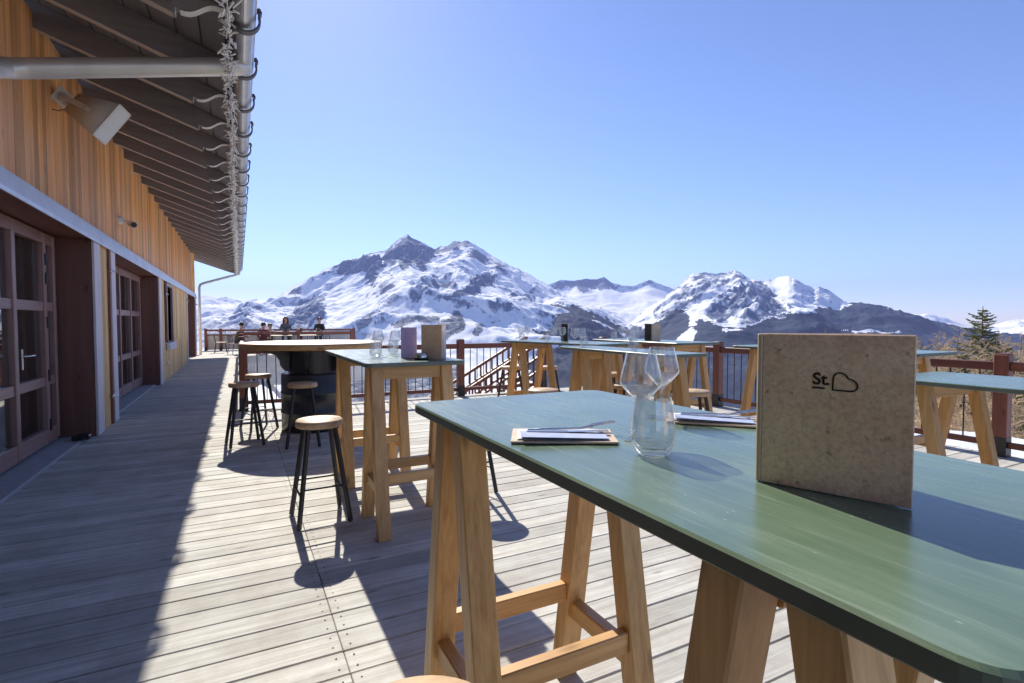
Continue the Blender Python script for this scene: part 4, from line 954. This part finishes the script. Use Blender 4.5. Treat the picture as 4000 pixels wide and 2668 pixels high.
# ================================================================== PEOPLE AND BACK TERRACE
def person(label, loc, rotz, coat, hair='hair', long_hair=False, seat=.46, lean=.0, s=1.0):
    root_name = 'person'
    J = {'pel': (0, 0, seat + .07), 'bel': (0, .01 - lean * .1, seat + .22), 'che': (0, -lean * .25, seat + .40), 'nek': (0, -.02 - lean * .38, seat + .57), 'hd0': (0, -.035 - lean * .42, seat + .65), 'hd1': (0, -.045 - lean * .45, seat + .76), 'hd2': (0, -.03 - lean * .46, seat + .84),
         'sL': (.17, -lean * .3, seat + .50), 'eL': (.22, -.10 - lean * .3, seat + .28), 'wL': (.12, -.32 - lean * .3, seat + .26), 'hL': (.08, -.40 - lean * .3, seat + .27),
         'sR': (-.17, -lean * .3, seat + .50), 'eR': (-.22, -.10 - lean * .3, seat + .28), 'wR': (-.12, -.32 - lean * .3, seat + .26), 'hR': (-.08, -.40 - lean * .3, seat + .27),
         'pL': (.10, -.02, seat + .05), 'kL': (.12, -.44, seat + .06), 'aL': (.12, -.42, max(.06, seat - .40)), 'tL': (.12, -.56, max(.03, seat - .44)),
         'pR': (-.10, -.02, seat + .05), 'kR': (-.12, -.44, seat + .06), 'aR': (-.12, -.42, max(.06, seat - .40)), 'tR': (-.12, -.56, max(.03, seat - .44))}
    Rr = {'pel': .15, 'bel': .13, 'che': .15, 'nek': .055, 'hd0': .07, 'hd1': .088, 'hd2': .07, 'sL': .07, 'eL': .048, 'wL': .034, 'hL': .035, 'sR': .07, 'eR': .048, 'wR': .034, 'hR': .035, 'pL': .10, 'kL': .06, 'aL': .042, 'tL': .04, 'pR': .10, 'kR': .06, 'aR': .042, 'tR': .04}
    E = [('pel', 'bel'), ('bel', 'che'), ('che', 'nek'), ('nek', 'hd0'), ('hd0', 'hd1'), ('hd1', 'hd2'), ('che', 'sL'), ('sL', 'eL'), ('eL', 'wL'), ('wL', 'hL'), ('che', 'sR'), ('sR', 'eR'), ('eR', 'wR'), ('wR', 'hR'), ('pel', 'pL'), ('pL', 'kL'), ('kL', 'aL'), ('aL', 'tL'), ('pel', 'pR'), ('pR', 'kR'), ('kR', 'aR'), ('aR', 'tR')]
    ks = list(J); me = bpy.data.meshes.new('person'); me.from_pydata([J[k] for k in ks], [(ks.index(a), ks.index(b)) for a, b in E], [])
    o = bpy.data.objects.new(root_name, me); COL.objects.link(o)
    md = o.modifiers.new('skin', 'SKIN'); sv = me.skin_vertices[0].data
    for i, k in enumerate(ks): sv[i].radius = (Rr[k], Rr[k] * (.75 if k in ('pel', 'bel', 'che') else 1)); sv[i].use_root = (k == 'pel')
    o.modifiers.new('sub', 'SUBSURF').levels = 1
    m2 = bpy.data.meshes.new_from_object(o.evaluated_get(bpy.context.evaluated_depsgraph_get())); o.modifiers.clear(); o.data = m2; bpy.data.meshes.remove(me); m2.name = 'person'
    for mm in (M[coat], M['skin'], M['trousers']): m2.materials.append(mm)
    for p in m2.polygons:
        c = p.center; p.use_smooth = True
        p.material_index = 1 if (c.z > seat + .565 or (c.y < -.34 - lean * .3 and c.z > seat + .2)) else (2 if c.z < seat + .12 else 0)
    hy = J['hd1'][1]
    def hairm(m):
        seg, st_ = 18, 9; vs = []; fs = []
        for i in range(st_ + 1):
            ph = math.pi * .62 * i / st_
            for k in range(seg):
                a = 2 * math.pi * k / seg; r = .102; fy = math.sin(a)
                z = math.cos(ph) * .118; rr = math.sin(ph) * r
                if fy < -.45 and ph > .9: rr *= .72; 
                vs.append((rr * math.cos(a), rr * fy * 1.08 + .022, seat + .775 + z))
        for i in range(st_):
            for k in range(seg): fs.append((i * seg + k, (i + 1) * seg + k, (i + 1) * seg + (k + 1) % seg, i * seg + (k + 1) % seg))
        m.add([(x, y + hy, z) for x, y, z in vs], fs, True)
        if long_hair:
            for k in range(26):
                a = R(-25 + 230 * k / 25); x, y = .098 * math.cos(a), .09 * math.sin(a) + .03
                m.tube([(x, y + hy, seat + .80), (x * 1.12, y * 1.15 + hy, seat + .66), (x * 1.2, y * 1.1 + hy + .01, seat + .50 + random.uniform(0, .05))], [.02, .026, .012], 6)
    one('hair', M[hair], o, hairm)
    # face: nose, eyes, mouth
    one('face', [M['skin'], M['ink'], M['jred']], o, lambda m: (m.tube([(0, hy - .085, seat + .755), (0, hy - .108, seat + .73)], [.008, .014], 6), m.box((.033, hy - .086, seat + .765), (.02, .012, .008), .002, None, 0, 1), m.box((-.033, hy - .086, seat + .765), (.02, .012, .008), .002, None, 0, 1), m.box((0, hy - .084, seat + .695), (.04, .012, .008), .002, None, 0, 2)))
    o.location = loc; o.rotation_euler = (0, 0, rotz); o.scale = (s, s, s)
    return tag(o, label, 'person')
def chair(label, loc, rotz, group, mat='metal_dark'):
    t = thing('terrace_chair', label, 'chair', loc, rotz, group)
    one('seat', M['board'], t, lambda m: m.box((0, 0, .45), (.42, .42, .025), .008))
    one('backrest', M['metal_dark'], t, lambda m: m.tube([(-.2, .2, .45), (-.22, .25, .72), (-.15, .28, .82), (.15, .28, .82), (.22, .25, .72), (.2, .2, .45)], .014, 7))
    one('back_panel', M['metal_dark'], t, lambda m: [m.tube([(x, .2, .46), (x, .275, .81)], .009, 6) for x in (-.1, -.03, .04, .11)])
    for sx in (-1, 1):
        for sy in (-1, 1): one('leg', M['metal_dark'], t, lambda m: m.tube([(sx * .18, sy * .18, .44), (sx * .22, sy * .24, .006)], .013, 7))
    return t
gch = 'chairs on the back terrace'
c0 = chair('empty chair with curved arms at the end of the passage', (-.72, 26.6, 0), R(95), gch)
dup(c0, (-.12, 25.1, 0), R(115), 'chair under the person in the olive coat', gch)
for i, (x, y, a) in enumerate(((.95, 25.0, 175), (1.25, 26.6, 0), (2.25, 26.8, 0), (3.15, 26.8, 5), (3.4, 25.0, 180))):
    dup(c0, (x, y, 0), R(a), ['chair behind the railing under the dark-haired head at left', 'chair under the person with pale hood', 'chair under the long-haired woman in grey', 'chair under the dark-haired person in black', 'empty chair at the right end of the back terrace'][i], gch)
def low_table(label, loc, group):
    t = thing('cafe_table', label, 'table', loc, 0, group)
    one('tabletop', M['roundtop'], t, lambda m: m.box((0, 0, .74), (.9, .8, .03), .006))
    for sx in (-1, 1):
        for sy in (-1, 1): one('leg', M['metal_dark'], t, lambda m: m.box((sx * .38, sy * .33, .363), (.04, .04, .725), .004))
    return t
l0 = low_table('low table before the long-haired woman', (1.7, 25.85, 0), 'low tables on the back terrace'); dup(l0, (2.9, 25.85, 0), 0, 'low table before the person in black', 'low tables on the back terrace')
person('seated person in olive coat at the passage end, leaning forward', (-.12, 25.08, 0), R(100), 'jolive', 'hair', False, .46, .5)
person('dark-haired person in dark red at the left of the back terrace', (.95, 25.0, 0), R(185), 'jred', 'hair', False, .46, .1)
person('person in cream jacket with dark hair, beside the woman in grey', (1.25, 26.55, 0), R(10), 'jcream', 'hair', False, .44, .2, .97)
person('woman with long dark hair and grey jacket, tallest at the back terrace', (1.95, 26.75, 0), R(-5), 'jgrey', 'hair', True, .72, .05)
person('dark-haired person in black behind the right part of the railing', (3.45, 26.75, 0), R(-15), 'jblack', 'hair', False, .70, .05)
menu('small brown menu standing on the back terrace, between the two women', (2.35, 25.85, .756), R(-10), .12, .42, R(60), 'menu', 'menu')
menu('dark red-brown menu standing at the right end of the back terrace', (3.2, 25.85, .756), R(20), .16, .33, R(60), 'menudark', 'menu')

# ================================================================== TREES
def ground_z(x, y): return float(near_h(np.array([x]), np.array([y]))[0])
def bare_tree(label, x, y, h, seed, group):
    random.seed(seed); z0 = ground_z(x, y) - .1
    t = thing('larch_tree', label, 'tree', (x, y, z0), random.uniform(0, 6), group)
    lean = (random.uniform(-.03, .03) * h, random.uniform(-.03, .03) * h)
    def tp(f): return Vector((lean[0] * f * f, lean[1] * f * f, h * f))
    one('trunk', M['bark'], t, lambda m: m.tube([tp(k / 8) for k in range(9)], [.012 * h * (1 - .93 * k / 8) + .004 for k in range(9)], 7))
    def crown(m):
        nb = int(46 + h * 3)
        for i in range(nb):
            f = .22 + .78 * (i / nb); a = random.uniform(0, 6.28); L = (1.08 - f) * h * random.uniform(.16, .30) + .12
            up = random.uniform(.05, .65); d = Vector((math.cos(a), math.sin(a), up)).normalized()
            b = tp(f); p1 = b + d * L * .5 + Vector((0, 0, L * .04)); p2 = b + d * L + Vector((0, 0, L * .18))
            m.tube([b, p1, p2], [.016 + .012 * L, .012 + .006 * L, .005], 4, cap=False)
            for j in range(int(8 + 5 * L)):
                q = random.uniform(.2, 1); s = b.lerp(p2, q); dd = (d + Vector((random.gauss(0, .8), random.gauss(0, .8), random.gauss(.15, .6)))).normalized(); l2 = L * random.uniform(.12, .38)
                e = s + dd * l2
                m.tube([s, e], [.011, .005], 3, cap=False, smooth=False)
                for _ in range(2):
                    s2 = s.lerp(e, random.uniform(.3, .95)); d3 = (dd + Vector((random.gauss(0, .8), random.gauss(0, .8), random.gauss(0, .7)))).normalized()
                    m.tube([s2, s2 + d3 * l2 * .6], [.008, .004], 3, cap=False, smooth=False)
    one('crown', M['twig'], t, crown)
    return t
def conifer(label, x, y, h, seed, group=None, dens=1.0):
    random.seed(seed); z0 = ground_z(x, y) - .1
    t = thing('spruce_tree', label, 'tree', (x, y, z0), 0, group)
    one('trunk', M['bark'], t, lambda m: m.tube([(0, 0, h * k / 8) for k in range(9)], [.016 * h * (1 - .95 * k / 8) + .01 for k in range(9)], 8))
    wood_b = MB(); nd = MB()
    nb = int(215 * dens)
    for i in range(nb):
        f = .10 + .885 * (i / nb) ** .85; z = h * f + random.uniform(-.05, .05); L = (1 - f) ** .75 * h * .30 + .18
        a = i * 2.39996 + random.uniform(-.4, .4); l = L * random.uniform(.55, 1.2); d = Vector((math.cos(a), math.sin(a), 0)); sag = random.uniform(.12, .30)
        P = [Vector((0, 0, z)) + d * l * q + Vector((0, 0, l * (-sag * q + (sag + random.uniform(.10, .28)) * q * q))) for q in (0, .35, .7, 1)]
        wood_b.tube(P, [.03, .022, .013, .006], 4, cap=False)
        s = Vector((-d.y, d.x, 0))
        for q in np.arange(.08, 1.0, .03 / max(.3, l) + .008):
            seg = min(int(q / .35), 2); base = P[seg].lerp(P[seg + 1], min(1, (q - (0, .35, .7)[seg]) / .34))
            for sg in (-1, 1, 0):
                dirv = (s * sg * random.uniform(.4, 1) + d * random.uniform(.2, .8) + Vector((0, 0, random.uniform(-.45, .45)))).normalized(); ln = l * random.uniform(.06, .17) * (1.15 - .7 * q) + .08
                wv = dirv.cross(Vector((random.gauss(0, 1), random.gauss(0, 1), random.gauss(0, 1)))).normalized() * .032
                nd.add([base - wv, base + wv, base + dirv * ln], [(0, 1, 2)])
    wood_b.build('limbs', M['bark'], t); nd.build('crown', M['needle'], t)
    return t
def bearing(px, dist):
    a = YAW + math.atan((px - 1175.5) / FPX); return dist * math.sin(a), dist * math.cos(a)
def htop(px, py, dist):
    x, y = bearing(px, dist); rel = math.atan((px - 1175.5) / FPX); return CAMH + dist * math.cos(rel) * (739 - py) / FPX - ground_z(x, y) + .1
px_, d_ = 2255, 44
x, y = bearing(px_, d_); conifer('tall dark spruce rising above the thicket at the right', x, y, htop(px_, 703, d_), 4)
for px_, py_, d_, lab in ((1896, 752, 62, 'spruce whose tip shows just above the left part of the wooden menu'), (2091, 762, 58, 'dark pointed spruce tip by the right top corner of the wooden menu'), (2390, 790, 34, 'spruce at the far right edge of the picture'),
        (2172, 792, 66, 'small green spruce among the larches, left of the tall dark spruce'), (2318, 800, 46, 'young spruce just right of the railing post, among bare larches'), (2210, 812, 36, 'low spruce seen under the tabletops behind the right railing')):
    x, y = bearing(px_, d_); conifer(lab, x, y, htop(px_, py_, d_), int(px_), None, .8)
gl_ = 'bare larches beyond the right railing'
k = 0
for px_, py_, d_ in ((2122, 775, 50), (2140, 768, 60), (2160, 790, 38), (2178, 765, 55), (2196, 772, 42), (2210, 752, 58), (2226, 782, 36), (2240, 770, 50), (2275, 780, 38), (2290, 768, 56), (2308, 785, 33), (2325, 775, 48), (2345, 770, 40), (2365, 780, 52), (2150, 800, 30), (2255, 800, 31), (2335, 805, 29), (2385, 770, 45), (2190, 800, 33), (2300, 775, 44), (2080, 785, 47), (2050, 790, 56), (1980, 785, 60)):
    x, y = bearing(px_, d_); bare_tree('slender bare brown larch in the thicket beyond the right railing', x, y, htop(px_, py_, d_), 100 + k, gl_); k += 1
for px_, d_, h_ in ((2134, 24, 2.2), (2200, 26, 2.5), (2285, 23, 2.0), (2320, 27, 2.6), (2245, 22, 1.8)):
    x, y = bearing(px_, d_); bare_tree('small leafless sapling on the snow behind the right railing', x, y, h_, 200 + k, 'saplings on the snow'); k += 1
